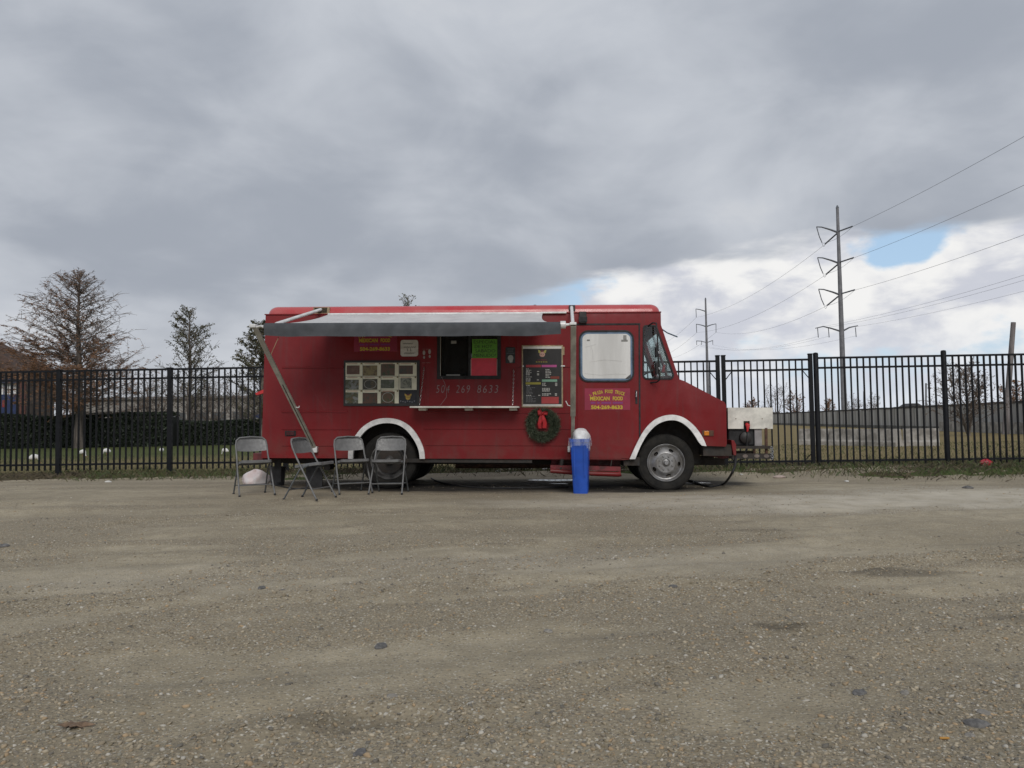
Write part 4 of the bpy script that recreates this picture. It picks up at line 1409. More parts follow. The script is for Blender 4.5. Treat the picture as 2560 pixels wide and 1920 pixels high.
# ------------------------------------------------ serving window, shelf, signs
win = MB().ring([(SW[0], SW[2]), (SW[1], SW[2]), (SW[1], SW[3]), (SW[0], SW[3])], [(SW[0] + 0.05, SW[2] + 0.05), (SW[1] - 0.05, SW[2] + 0.05), (SW[1] - 0.05, SW[3] - 0.03), (SW[0] + 0.05, SW[3] - 0.03)], -0.014, 0.012).build('serving_window', M_BLACK, truck)
q = rc(1104, 826, 1176, 942)
MB().box(q[0], q[1], 0.028, 0.030, q[2], q[3]).build('matte_pane', M_MATTEPANE, win)  # invented matte sheet in place of the sliding glass, stops the sky reflection
q = rc(1172, 826, 1246, 942)
MB().box(q[0], q[1], 0.006, 0.010, q[2], q[3]).build('fixed_pane', M_GLASSD, win)
q = rc(1171, 824, 1177, 944)
MB().box(q[0], q[1], -0.004, 0.02, q[2], q[3]).build('meeting_rail', M_BLACK, win)
q = rc(1101, 836, 1102.6, 940)
MB().box(q[0], q[1], -0.016, -0.012, q[2], q[3]).build('edge_trim', M_ALU, win)
q = rc(1094, 900, 1250, 946, 0.7)
MB().box(SW[0] + 0.03, SW[1] - 0.03, 0.45, 0.72, SW[2] + 0.03, SW[2] + 0.12).build('kitchen_counter', mat('dark_grey_steel', (0.012, 0.012, 0.012), 0.8), win)
gp = rc(1180.5, 848, 1243.5, 895.5)
pg = MB().box(gp[0], gp[1], -0.004, -0.001, gp[2], gp[3]).build('green_poster', M_GREEN, win)
x0, x1, z0, z1 = gp
hgt = (z1 - z0)
for k, s_ in enumerate(('ESPECIAL', 'DE HOY', 'SABADO', 'MENUDO!')):
    zt = z1 - hgt * (0.06 + 0.235 * k)
    ww = (x1 - x0)
    ind = (0.06, 0.10, 0.12, 0.06)[k]
    me_ = text_mesh(s_, x0 + ww * ind, zt - hgt * 0.17, x1 - ww * (0.05, 0.2, 0.08, 0.06)[k], zt, -0.0055)
    link('lettering', me_, M_INK, pg)
pp = rc(1178, 895.5, 1242, 945)
MB().box(pp[0], pp[1], -0.0048, -0.002, pp[2] + 0.005, pp[3]).build('pink_poster', M_PINK, win)
q = rc(1176.5, 898, 1243.5, 947)
MB().box(q[0], q[1], -0.0018, 0.001, q[2] + 0.005, q[3]).build('poster_backing', M_PAPER, win)
for (x0, y0, x1, y1) in ((1127, 851.5, 1140.5, 858.5), (1116, 936, 1150, 942.5)):
    a = rc(x0, y0, x1, y1)
    MB().box(a[0], a[1], -0.005 if y0 > 900 else 0.020, 0.002 if y0 > 900 else 0.026, a[2], a[3]).build('sticker', mat('grey_sticker', (0.30, 0.30, 0.29), 0.6), win)
# white rounded paper sign
q = rc(1001.5, 850, 1045.5, 891)
ps = MB().prism(rrect(q[0], q[2], q[1], q[3], 0.035), -0.006, 0.001).build('paper_sign', M_PAPER, truck)
for (a0, a1, yy) in ((1007, 1032, 859), (1009, 1040, 868), (1010, 1036, 883)):
    pts = []
    for k in range(19):
        px_ = a0 + (a1 - a0) * k / 18
        p = TL(px_, yy + 1.8 * math.sin(k * 2.1) * (1 if k % 3 else 0.4), -0.0075)
        pts.append(p)
    MB().tube(pts, 0.0035, 4).build('handwriting', mat('grey_ink', (0.10, 0.10, 0.10), 0.7), ps)
for a0 in (1018, 1026):
    p, p2 = TL(a0, 871, -0.0075), TL(a0 + 1, 878, -0.0075)
    MB().tube([p, p2], 0.005, 4).build('handwriting', MATS['grey_ink'], ps)
# footprints decal
dec = MB()
for cx_, cy_ in ((1060, 882), (1074, 879.5)):
    for (ox, oy, rx, ry) in ((0, 0, 3.3, 6), (0.4, 11.5, 2.6, 3.6)):
        pts = []
        for k in range(14):
            u_ = 2 * math.pi * k / 14
            pts.append((cx_ + ox + rx * math.cos(u_), cy_ + oy + ry * math.sin(u_)))
        dec.prism(PL(pts), -0.004, -0.001)
dc = dec.build('footprint_decal', mat('faded_white_print', (0.34, 0.30, 0.29), 0.6), truck)
for (a0, a1, yy) in ((1056, 1077, 873.0), (1056, 1076, 907)):
    q = rc(a0, yy - 0.7, a1, yy + 0.7)
    MB().box(q[0], q[1], -0.003, -0.001, q[2], q[3]).build('small_print', mat('faded_pink_print', (0.24, 0.09, 0.09), 0.6), dc)
# black notice with a masked head
q = rc(1264, 868, 1288, 908)
bn_ = MB().prism(rrect(q[0], q[2], q[1], q[3], 0.012), -0.005, 0.001).build('black_notice', mat('black_vinyl', (0.022, 0.022, 0.025), 0.45), truck)
pts = []
for k in range(16):
    u_ = 2 * math.pi * k / 16
    pts.append((1276.5 + 7 * math.cos(u_), 895 + 7.5 * math.sin(u_)))
MB().prism(PL(pts), -0.0065, -0.005).prism(PL([(1273, 899), (1282.5, 897), (1281, 906), (1274.5, 906.5)]), -0.0072, -0.005).build('head_print', mat('grey_white_print', (0.36, 0.36, 0.34), 0.6), bn_)
for k, (ua, ub) in enumerate(((1269, 1284), (1270, 1283), (1266.5, 1286))):
    q = rc(ua, 871 + k * 5.4, ub, 873.8 + k * 5.4)
    MB().box(q[0], q[1], -0.0065, -0.005, q[2], q[3]).build('faded_print', mat('dim_blue_print', (0.09, 0.10, 0.115), 0.6), bn_)
# painted telephone number under the window
for s_, xa, xb in (('504', 1090.5, 1124), ('269', 1140, 1175), ('8633', 1193, 1245.5)):
    q = rc(xa, 963, xb, 982)
    link('phone_number', text_mesh(s_, q[0], q[2], q[1], q[3], -0.003, shear=0.15, spacing=1.25, bold=-0.012), M_GREYTXT, truck)


def vinyl_sign(x0, y0, x1, y1, ybase, parent):
    q = rc(x0, y0, x1, y1)
    sg = MB().box(q[0], q[1], ybase - 0.004, ybase - 0.0005, q[2], q[3]).build('vinyl_sign', M_MAGENTA, parent)
    Wd, Hd = q[1] - q[0], q[3] - q[2]
    yy = ybase - 0.0055
    fx = lambda u: q[0] + Wd * u
    fz = lambda v: q[3] - Hd * v
    # arched line
    mes, words = [], []
    word = 'FRIDA FOOD TRUCK'
    for k, ch in enumerate(word):
        if ch == ' ':
            words.append(mes)
            mes = []
            continue
        tt = k / (len(word) - 1)
        u = 0.205 + 0.66 * tt
        cxs = 0.53
        lift = 0.125 * (1 - ((u - cxs) / 0.34) ** 2)
        ang = -math.atan(-2 * 0.125 * (u - cxs) / 0.34 ** 2 * Hd / Wd)
        me_ = text_mesh(ch, -0.020 * Wd if ch != 'I' else -0.007 * Wd, -0.082 * Hd, 0.020 * Wd if ch != 'I' else 0.007 * Wd, 0.082 * Hd, 0.0, bold=0.03)
        for v in me_.vertices:
            x_, z_ = v.co.x, v.co.z
            ca, sa = math.cos(ang), math.sin(ang)
            v.co = (fx(u) + x_ * ca + z_ * sa, yy, fz(0.265 - lift) - x_ * sa + z_ * ca)
        mes.append(me_)
    link('lettering', text_mesh('La', fx(0.105), fz(0.345), fx(0.15), fz(0.265), yy), M_YELLOW, sg)
    for wd in words + [mes]:
        link('lettering', join_meshes(wd, 'lettering'), M_YELLOW, sg)
    for s_, ua, ub in (('MEXICAN', 0.12, 0.55), ('FOOD', 0.62, 0.84)):
        link('lettering', text_mesh(s_, fx(ua), fz(0.56), fx(ub), fz(0.375), yy, bold=0.04), M_YELLOW, sg)
    link('lettering', text_mesh('504-269-8633', fx(0.14), fz(0.965), fx(0.835), fz(0.785), yy, bold=0.04), M_YELLOW, sg)
    for ua, ub in ((0.13, 0.24), (0.27, 0.33), (0.37, 0.58), (0.62, 0.84)):
        MB().box(fx(ua), fx(ub), yy, yy + 0.0012, fz(0.71), fz(0.63)).build('faded_print', M_PURPLE, sg)
    return sg


vinyl_sign(1461.5, 971, 1575, 1025, -0.012, door)
vinyl_sign(885, 826.5, 993, 879, 0.0, truck)

# fold-down shelf on chains
SHY = -0.36
q = rc(1024, 1015.5, 1297, 1019.5, SHY)
shelf = MB().box(q[0], q[1], SHY, -0.002, q[2], q[3]).build('serving_shelf', M_CREAMW, truck, bevel=0.003)
for px_ in (1057, 1172, 1283):
    a = rc(px_ - 9.5, 1020, px_ + 9.5, 1026.5, -0.12)
    MB().box(a[0], a[1], -0.16, -0.004, a[2], q[2] - 0.001).build('shelf_hinge_block', M_CREAMW, shelf, bevel=0.004)
for (pa, pb) in (((1060.5, 917), (1049, 1013)), ((1284, 922), (1281.5, 1013))):
    A = TL(*pa, -0.012)
    B = TL(*pb, SHY + 0.04)
    n = 19
    mb = MB()
    for k in range(n):
        c_ = A.lerp(B, (k + 0.5) / n)
        t_ = (B - A).normalized()
        s1 = Vector((1, 0, 0)) if k % 2 else Vector((0, 1, 0))
        s1 = (s1 - t_ * s1.dot(t_)).normalized()
        hl = (B - A).length / n * 0.62
        pts = [c_ + t_ * (hl * math.cos(u_)) + s1 * (0.0095 * math.sin(u_)) for u_ in [2 * math.pi * j / 8 for j in range(9)]]
        mb.tube(pts, 0.0032, 4, cap=False)
    mb.build('chain', M_CHROME, shelf)
pts = [TL(1103, 941, -0.01), TL(1111, 956, -0.04), TL(1117, 975, -0.08), TL(1116, 993, -0.12), TL(1101, 1013, -0.15)]
MB().tube(pts, 0.003, 5).build('cord', M_GREYTXT, shelf)

# front rack (channel beam with holes, uprights)
q = rc(1840, 1134, 1934, 1147, 0.25)
rack = MB().box(q[0] - 0.25, q[1], 0.24, 0.30, q[2], q[3]).build('front_rack', M_CHASSIS, truck)
MB().box(q[0] - 0.2, q[1], 1.3, 1.36, q[2], q[3]).build('rear_beam', M_CHASSIS, rack)
q2 = rc(1828, 1115, 1928, 1122, 0.25)
MB().box(q2[0], q2[1], 0.26, 1.34, q2[2], q2[3]).build('rack_tray', M_CHASSIS, rack)
for px_ in (1863, 1892, 1916):
    p = TL(px_, 1140, 0.24)
    pts = [(p.x + 0.038 * math.cos(u_), p.z + 0.026 * math.sin(u_)) for u_ in [2 * math.pi * j / 14 for j in range(14)]]
    MB().prism(pts, 0.234, 0.242).build('beam_plate', mat('dusty_plate', (0.17, 0.14, 0.125), 0.8, vary=0.2), rack)
for px_ in (1913.5, 1923.5):
    a = rc(px_, 1070, px_ + 6, 1140, 0.3)
    MB().box(a[0], a[1], 0.305 if px_ < 1920 else 1.25, 0.345 if px_ < 1920 else 1.29, q[2], a[3]).build('rack_upright', M_RUST, rack)
p = TL(1929, 1137, 0.22)
mb = MB()
for k in range(7):
    c_ = p + Vector((0.01 * math.sin(k * 2.1), 0, -0.05 + 0.025 * k))
    mb.tube([c_ + Vector((0.02 * math.cos(u_), 0.01 * math.sin(u_ * 2), 0.018 * math.sin(u_))) for u_ in [2 * math.pi * j / 8 for j in range(9)]], 0.005, 4, cap=False)
mb.build('tow_chain', M_CHROME, rack)

# ================================================================== THINGS ON OR AT THE TRUCK
# generator in its white housing on the front rack
gorig = TL(1870, 1115, 0.35)
gen = tag(empty('generator', None, mtx=TM @ Matrix.Translation((gorig.x, 0.35, q2[3]))), 'generator under a white box cover on the rack ahead of the truck', 'generator')
off = Vector((gorig.x, 0.35, q2[3]))


def gl(x0, y0, x1, y1, dy=0.32):
    a = rc(x0, y0, x1, y1, dy)
    return a[0] - off.x, a[1] - off.x, a[2] - off.z, a[3] - off.z


w0 = gl(1820, 1019, 1932, 1072)
nt = gl(1859, 1052.5, 1874.5, 1072)
poly = [(w0[0], w0[2]), (nt[0], w0[2]), (nt[0], nt[3]), (nt[1], nt[3]), (nt[1], w0[2]), (w0[1], w0[2]), (w0[1], w0[3]), (w0[0], w0[3])]
MB().prism(poly, -0.03, -0.015).build('front_panel', M_CREAMW, gen)
MB().box(w0[0], w0[1], -0.014, 0.85, w0[3] - 0.015, w0[3]).box(w0[1] - 0.015, w0[1], -0.014, 0.85, w0[2], w0[3] - 0.016).build('box_cover', M_CREAMW, gen)
MB().box(w0[0], w0[1], 0.86, 0.875, w0[2], w0[3]).build('back_panel', M_CREAMW, gen)
e0 = gl(1823, 1058, 1888, 1115)
MB().box(e0[0], e0[1], 0.02, 0.8, 0.001, e0[3]).build('engine_block', M_BLACK, gen, bevel=0.02)
cyl = gl(1850, 1080, 1880, 1108)
MB().lathe([(0.0, -0.05), (0.05, -0.05), (0.085, -0.03), (0.09, 0.02), (0.09, 0.05)], ((cyl[0] + cyl[1]) / 2, 0.0, (cyl[2] + cyl[3]) / 2), 'y', 18).build('recoil_cover', mat('oily_black', (0.025, 0.022, 0.022), 0.5), gen, smooth=40)
pn = gl(1888, 1072, 1906, 1115)
MB().box(pn[0], pn[1], 0.0, 0.6, 0.001, pn[3]).build('side_panel', mat('grey_panel', (0.30, 0.28, 0.28), 0.6), gen)
ct = gl(1868, 1062, 1870, 1070)
hp = Vector(((ct[0] + ct[1]) / 2, -0.03, ct[3]))
MB().tube([hp + Vector((-0.005, 0.02, 0.0)), hp + Vector((0.0, -0.02, -0.01)), hp + Vector((-0.008, -0.03, -0.06)), hp + Vector((-0.012, -0.025, -0.10))], [0.03, 0.032, 0.018, 0.012], 10).build('red_plug', M_REDPL, gen, smooth=50)
MB().tube([hp + Vector((-0.012, -0.025, -0.10)), hp + Vector((-0.02, -0.03, -0.3)), hp + Vector((-0.07, -0.02, -0.5)), hp + Vector((-0.15, 0.0, -0.52))], 0.008, 6).build('plug_lead', M_BLACK, gen, smooth=50)
for a0 in (1838, 1904):
    k_ = gl(a0, 1046, a0 + 3, 1048)
    MB().box(k_[0], k_[1], -0.033, -0.0305, k_[2], k_[3]).build('screw', mat('brown_screw', (0.2, 0.15, 0.1), 0.7), gen)

# photo menu board
def hang(name, px0, py0, px1, py1, label, cat):
    q = rc(px0, py0, px1, py1)
    base = Vector(((q[0] + q[1]) / 2, 0.0, q[2]))
    e = tag(empty(name, None, mtx=TM @ Matrix.Translation(base)), label, cat)

    def loc(x0, y0, x1, y1):
        a = rc(x0, y0, x1, y1)
        return a[0] - base.x, a[1] - base.x, a[2] - base.z, a[3] - base.z
    return e, loc, base


def food_mat(i, cols):
    m = bpy.data.materials.new('food_photo')
    m.use_nodes = True
    t = NT(m.node_tree)
    obj = t.n('ShaderNodeTexCoord').outputs['Object']
    ob = t.vm('ADD', obj, (i * 3.7, i * 1.3, i * 2.1))
    v_ = t.n('ShaderNodeTexVoronoi', ins={'Vector': ob, 'Scale': 26.0})
    r_ = t.n('ShaderNodeValToRGB')
    r_.color_ramp.interpolation = 'EASE'
    for k, c in enumerate(cols):
        e = r_.color_ramp.elements[k] if k < 2 else r_.color_ramp.elements.new(k / (len(cols) - 1))
        e.position = k / (len(cols) - 1)
        e.color = (*[q * 0.6 for q in c], 1)
    t.set(r_.inputs[0], t.m('ADD', t.m('MULTIPLY', t.noise(ob, 16.0, 4, 0.6, 0.6), 0.9), t.m('MULTIPLY', t.n('ShaderNodeSeparateColor', ins={0: v_.outputs['Color']}).outputs[0], 0.25)))
    b = t.n('ShaderNodeBsdfPrincipled', ins={'Base Color': r_.outputs[0], 'Roughness': 0.35})
    t.n('ShaderNodeOutputMaterial', ins={0: b.outputs[0]})
    return m


PALS = [[(0.02, 0.025, 0.015), (0.05, 0.06, 0.03), (0.16, 0.07, 0.04), (0.22, 0.12, 0.07), (0.1, 0.13, 0.05)],
        [(0.03, 0.02, 0.015), (0.14, 0.10, 0.06), (0.34, 0.27, 0.10), (0.10, 0.05, 0.03), (0.3, 0.3, 0.24)],
        [(0.02, 0.03, 0.015), (0.10, 0.055, 0.03), (0.16, 0.08, 0.04), (0.06, 0.09, 0.03), (0.2, 0.18, 0.14)],
        [(0.03, 0.02, 0.015), (0.08, 0.04, 0.025), (0.14, 0.06, 0.03), (0.06, 0.06, 0.04), (0.2, 0.15, 0.1)],
        [(0.04, 0.05, 0.03), (0.30, 0.13, 0.05), (0.10, 0.11, 0.05), (0.33, 0.34, 0.33), (0.06, 0.07, 0.06)],
        [(0.30, 0.31, 0.29), (0.28, 0.27, 0.10), (0.10, 0.07, 0.03), (0.05, 0.05, 0.03), (0.26, 0.27, 0.22)],
        [(0.05, 0.05, 0.04), (0.16, 0.17, 0.13), (0.10, 0.12, 0.07), (0.22, 0.22, 0.19), (0.05, 0.06, 0.03)],
        [(0.30, 0.31, 0.24), (0.16, 0.2, 0.11), (0.36, 0.36, 0.28), (0.10, 0.12, 0.08), (0.3, 0.3, 0.24)]]
pbd, PLc, pb0 = hang('photo_menu_board', 860, 901, 1049.5, 1015, 'black board of twelve food photos hung between the awning arm and the serving window', 'menu board')
a = PLc(860, 901, 1049.5, 1015)
MB().box(a[0], a[1], -0.022, -0.010, a[2], a[3]).build('backing_board', M_BOARD, pbd, bevel=0.003)
colx = [864.6, 908.0, 953.4, 998.3, 1043]
rowy = [906.8, 940.8, 975.2, 1009]
inn = [(868, 914, 900, 936), (908.5, 914, 944, 939.5), (954, 910.5, 988, 939.5), (999, 914, 1033, 935.5),
       (865, 949.5, 898, 974), (908.5, 947.5, 944.5, 974), (953.5, 949.5, 986.5, 971), (1002, 945.5, 1030, 971.5),
       (864.8, 981, 896.5, 1008.5), (908.5, 982, 944.5, 1008.5), (954, 979, 987.5, 1008.5), None]
for r in range(3):
    for c in range(4):
        k = r * 4 + c
        a = PLc(colx[c] + 0.4, rowy[r] + 0.4, colx[c + 1] - 0.6, rowy[r + 1] - 0.5)
        card = MB().box(a[0], a[1], -0.0255, -0.0215, a[2], a[3]).build('photo_card', M_CARD if k < 11 else mat('navy_card', (0.008, 0.009, 0.016), 0.5), pbd)
        if k < 11:
            a = PLc(*inn[k])
            MB().box(a[0], a[1], -0.0275, -0.0258, a[2], a[3]).build('food_photo', food_mat(k, PALS[[0, 1, 2, 3, 4, 5, 6, 7, 4, 3, 2][k]]), card)
            if k in (5, 10, 7):
                cx_, cz_ = (a[0] + a[1]) / 2, (a[2] + a[3]) / 2
                rx_, rz_ = (a[1] - a[0]) * 0.44, (a[3] - a[2]) * 0.44
                o_ = [(cx_ + rx_ * math.cos(u_), cz_ + rz_ * math.sin(u_)) for u_ in [2 * math.pi * j / 20 for j in range(20)]]
                i_ = [(cx_ + rx_ * 0.9 * math.cos(u_), cz_ + rz_ * 0.88 * math.sin(u_)) for u_ in [2 * math.pi * j / 20 for j in range(20)]]
                MB().ring(o_, i_, -0.0284, -0.0276).build('plate_rim', mat('grey_plate', (0.28, 0.28, 0.25), 0.5), card)
            # caption and coloured corner dot
            b2 = PLc(colx[c] + 4, rowy[r] + 2.2, colx[c] + 30, rowy[r] + 3.3)
            MB().box(b2[0], b2[1], -0.0262, -0.0256, b2[2], b2[3]).build('caption', mat('red_caption', (0.35, 0.10, 0.07), 0.6), card)
            p = PLc(colx[c + 1] - 5.5, rowy[r] + 0.8, colx[c + 1] - 1.5, rowy[r] + 4.2)
            MB().box(p[0], p[1], -0.0265, -0.0258, p[2], p[3]).build('corner_mark', mat('olive_mark', (0.16, 0.12, 0.03), 0.6), card)


def emblem(parent, cx, cz, s, y, face_c, hair_c):
    """small face emblem: yellow side lobes with flowers, pink face, dark eyes"""
    def ell(ox, oz, rx, rz, n=14):
        return [(cx + s * (ox + rx * math.cos(2 * math.pi * j / n)), cz + s * (oz + rz * math.sin(2 * math.pi * j / n))) for j in range(n)]
    h = MB()
    for sg in (-1, 1):
        h.prism([(cx + s * sg * 0.25, cz - s * 0.1), (cx + s * sg * 0.85, cz + s * 0.15), (cx + s * sg * 1.0, cz + s * 0.85), (cx + s * sg * 0.6, cz + s * 0.75), (cx + s * sg * 0.25, cz + s * 0.45)], y, y + 0.001)
    e = h.build('emblem', hair_c, parent)
    MB().prism(ell(0, 0.55, 0.42, 0.22), y - 0.0006, y + 0.001).build('flower_crown', mat('maroon_print', (0.12, 0.02, 0.03), 0.6), e)
    MB().prism(ell(0, -0.25, 0.66, 0.62), y - 0.0012, y + 0.001).build('face', face_c, e)
    k = MB()
    for sg in (-1, 1):
        k.prism(ell(sg * 0.26, -0.22, 0.11, 0.10, 8), y - 0.002, y)
    k.build('eyes', M_INK, e)


M_FACEY = mat('yellow_face_print', (0.45, 0.30, 0.06), 0.6)
M_FACEP = mat('pink_face_print', (0.46, 0.27, 0.22), 0.6)
M_HAIRY = mat('olive_yellow_print', (0.36, 0.32, 0.08), 0.6)
a = PLc(1012, 984, 1030, 1000)
emblem(pbd, (a[0] + a[1]) / 2, (a[2] + a[3]) / 2, (a[1] - a[0]) / 2, -0.0275, M_FACEY, M_FACEY)
for k in range(7):
    a = PLc(1001 + k * 5.7, 1001.5 + (k % 3) * 1.2, 1004 + k * 5.7, 1004 + (k % 3) * 1.2)
    MB().box(a[0], a[1], -0.027, -0.0258, a[2], a[3]).build('star_mark', mat('blue_grey_print', (0.16, 0.17, 0.19), 0.6), pbd)

# framed menu poster
men, MLc, mb0 = hang('menu_poster', 1304, 863, 1408.5, 1018.5, 'tall black menu poster in a tan taped frame, hanging above the wreath', 'menu poster')
c8 = lambda x0, y0, x1, y1: MLc(1280 + x0 / 8.294, 840 + y0 / 8.294, 1280 + x1 / 8.294, 840 + y1 / 8.294)
a = c8(203, 192, 1056, 1480)
MB().box(a[0], a[1], -0.016, -0.010, a[2], a[3]).build('frame_board', M_TAN, men, bevel=0.002)
a = c8(228, 218, 1030, 1458)
MB().box(a[0], a[1], -0.018, -0.0155, a[2], a[3]).build('white_border', M_PAPER, men)
a = c8(230, 268, 1028, 1414)
blk = MB().box(a[0], a[1], -0.0195, -0.0175, a[2], a[3]).build('black_sheet', M_BOARD, men)
for (x0, y0, x1, y1, c) in ((290, 600, 600, 650, (0.34, 0.035, 0.045)), (615, 600, 926, 648, (0.42, 0.07, 0.24)), (622, 902, 936, 950, (0.20, 0.38, 0.28)), (286, 960, 598, 1006, (0.34, 0.30, 0.05)), (612, 1262, 968, 1402, (0.42, 0.05, 0.05)), (800, 838, 980, 890, (0.19, 0.035, 0.02))):
    a = c8(x0, y0, x1, y1)
    MB().box(a[0], a[1], -0.0208, -0.0195, a[2], a[3]).build('colour_bar', mat('menu_bar_%d' % y0 + '_%d' % x0, c, 0.55, vary=0.04), men)
lines = MB()
dim = MB()


def rows(tgt, xs, ys, wmin, wmax, price=None, th=7):
    for y_ in ys:
        x_ = xs
        end = xs + random.uniform(wmin, wmax)
        while x_ < end - 8:
            wl = min(random.uniform(18, 52), end - x_)
            a = c8(x_, y_ - th, x_ + wl, y_ + th)
            tgt.box(a[0], a[1], -0.0204, -0.0194, a[2], a[3])
            x_ += wl + 10
        if price and random.random() < price[1]:
            a = c8(price[0], y_ - th, price[0] + 42, y_ + th)
            tgt.box(a[0], a[1], -0.0204, -0.0194, a[2], a[3])


rows(lines, 292, (685, 712, 738, 762, 786, 808), 70, 115, (520, 0.4))
rows(lines, 288, (850, 888, 912, 936), 90, 150, (515, 0.5))
rows(lines, 695, (698, 730, 762, 794, 828, 858), 70, 140)
rows(lines, 628, (980, 1004, 1028), 60, 130, (895, 0.3))
rows(lines, 626, (1088, 1115, 1142), 120, 200, (890, 0.4), 9)
rows(lines, 626, (1200, 1228), 100, 185, (890, 0.6), 9)
rows(lines, 296, (1026, 1232), 80, 130, (545, 0.8), 8)
rows(dim, 300, (1050, 1073, 1096, 1119, 1142, 1164, 1186), 70, 180)
rows(dim, 292, (1252, 1275, 1298, 1322, 1346, 1368), 120, 220)
lines.build('menu_lines', M_CREAM, men)
dim.build('menu_small_print', mat('dim_menu_text', (0.16, 0.16, 0.165), 0.6), men)
a = c8(540, 300, 715, 455)
emblem(men, (a[0] + a[1]) / 2, (a[2] + a[3]) / 2 + 0.01, (a[1] - a[0]) / 2, -0.021, M_FACEP, M_HAIRY)
a = c8(530, 482, 720, 512)
link('lettering', text_mesh('LA FRIDA', a[0], a[2], a[1], a[3], -0.0204), mat('dark_red_print', (0.22, 0.02, 0.02), 0.6), men)
st_ = MB()
for k in range(7):
    a = c8(497 + k * 36, 533, 514 + k * 36, 547)
    st_.box(a[0], a[1], -0.0204, -0.0194, a[2], a[3])
st_.build('star_row', M_YELLOW, men)
for (x0, y0, x1, y1) in ((212, 616, 246, 642), (1012, 612, 1098, 636)):
    a = c8(x0, y0, x1, y1)
    MB().box(a[0], a[1], -0.026, 0.0, a[2], a[3]).build('clip', M_ALUW, men, bevel=0.002)
a = c8(1050, 225, 1088, 395)
MB().box(a[0], a[1], -0.013, -0.001, a[2], a[3]).build('loose_tape', M_TAN, men)

# wreath with a red bow
wc = TL(1357, 1062)
wr = tag(empty('wreath', None, mtx=TM @ Matrix.Translation((wc.x, -0.07, wc.z - 0.25))), 'round evergreen wreath with a red bow under the menu poster', 'wreath')
RW = 0.178
vsn, fsn = [], []
for k in range(9000):
    a = random.random() * 2 * math.pi
    b_ = random.random() * 2 * math.pi
    rr = 0.056 * math.sqrt(random.random()) * (1 + 0.18 * math.sin(3 * a + 1) + 0.12 * math.sin(7 * a))
    c_ = Vector((math.cos(a) * (RW + rr * math.cos(b_)), rr * math.sin(b_) * 0.75, 0.25 + math.sin(a) * (RW + rr * math.cos(b_))))
    out_ = Vector((math.cos(a) * math.cos(b_), math.sin(b_) * 0.8, math.sin(a) * math.cos(b_)))
    tan_ = Vector((-math.sin(a), 0, math.cos(a)))
    d_ = (out_ * random.uniform(0.2, 1.0) + tan_ * random.uniform(0.1, 1.1) + Vector((random.gauss(0, .3), random.gauss(0, .3), random.gauss(0, .3)))).normalized()
    L_ = random.uniform(0.025, 0.075)
    s1 = d_.cross(Vector((random.gauss(0, 1), random.gauss(0, 1), random.gauss(0, 1)))).normalized() * random.uniform(0.002, 0.0042)
    o_ = len(vsn)
    vsn += [c_ - s1, c_ + s1, c_ + d_ * L_]
    fsn.append((o_, o_ + 1, o_ + 2))
MB_ = MB()
me = bpy.data.meshes.new('needles')
me.from_pydata([tuple(v) for v in vsn], [], fsn)
nd = link('needles', me, M_NEEDLE, wr)
nd['kind'] = 'stuff'
MB().tube([(RW * math.cos(u_), 0.0, 0.25 + RW * math.sin(u_)) for u_ in [2 * math.pi * j / 28 for j in range(29)]], 0.022, 8, cap=False).build('ring', mat('wreath_core', (0.012, 0.018, 0.012), 0.9), wr, smooth=60)


def ribbon(pts, w_, name):
    vs, fs = [], []
    for i, (p, wd) in enumerate(zip(pts, w_)):
        p = Vector(p)
        vs += [p + Vector((-wd / 2, 0, 0)), p + Vector((-wd * 0.2, -0.008, 0)), p + Vector((wd * 0.2, 0.004, 0)), p + Vector((wd / 2, -0.004, 0))]
    for i in range(len(pts) - 1):
        for j in range(3):
            a = i * 4 + j
            fs.append((a, a + 1, a + 5, a + 4))
    return MB().add(vs, fs).build(name, M_RIBBON, wr, smooth=60)


bz = 0.25 + RW * 0.92
ribbon([(-0.015, -0.075, bz), (-0.03, -0.085, bz - 0.07), (-0.045, -0.08, bz - 0.15), (-0.035, -0.075, bz - 0.215)], [0.02, 0.05, 0.055, 0.045], 'bow_tail')
ribbon([(0.0, -0.078, bz), (0.012, -0.09, bz - 0.07), (0.03, -0.085, bz - 0.13), (0.025, -0.078, bz - 0.21)], [0.02, 0.055, 0.06, 0.055], 'bow_tail')
for sg, hh_ in ((-1, 0.075), (1, 0.035)):
    pts = [Vector((sg * 0.005, -0.08, bz)), Vector((sg * 0.045, -0.11, bz + hh_ * 0.9)), Vector((sg * 0.07, -0.10, bz + hh_ * 0.6)), Vector((sg * 0.065, -0.085, bz - 0.02)), Vector((sg * 0.03, -0.08, bz - 0.015)), Vector((0, -0.08, bz))]
    vs, fs = [], []
    for p in pts:
        vs += [p + Vector((0, -0.022, 0.004)), p + Vector((0, 0.022, -0.004))]
    for i in range(len(pts) - 1):
        fs.append((2 * i, 2 * i + 1, 2 * i + 3, 2 * i + 2))
    MB().add(vs, fs).build('bow_loop', M_RIBBON, wr, smooth=60)
    # broad face of the loop turned to the viewer
    MB().prism([(sg * 0.005, bz - 0.02), (sg * 0.065, bz - 0.03), (sg * 0.075, bz + hh_ * 0.5), (sg * 0.04, bz + hh_), (sg * 0.008, bz + 0.02)][::1], -0.094, -0.080).build('bow_loop', M_RIBBON, wr, bevel=0.005)
MB().lathe([(0.0, -0.018), (0.014, -0.012), (0.018, 0.0), (0.012, 0.014), (0.0, 0.018)], (0, -0.088, bz), 'z', 10).build('bow_knot', M_RIBBON, wr, smooth=60)

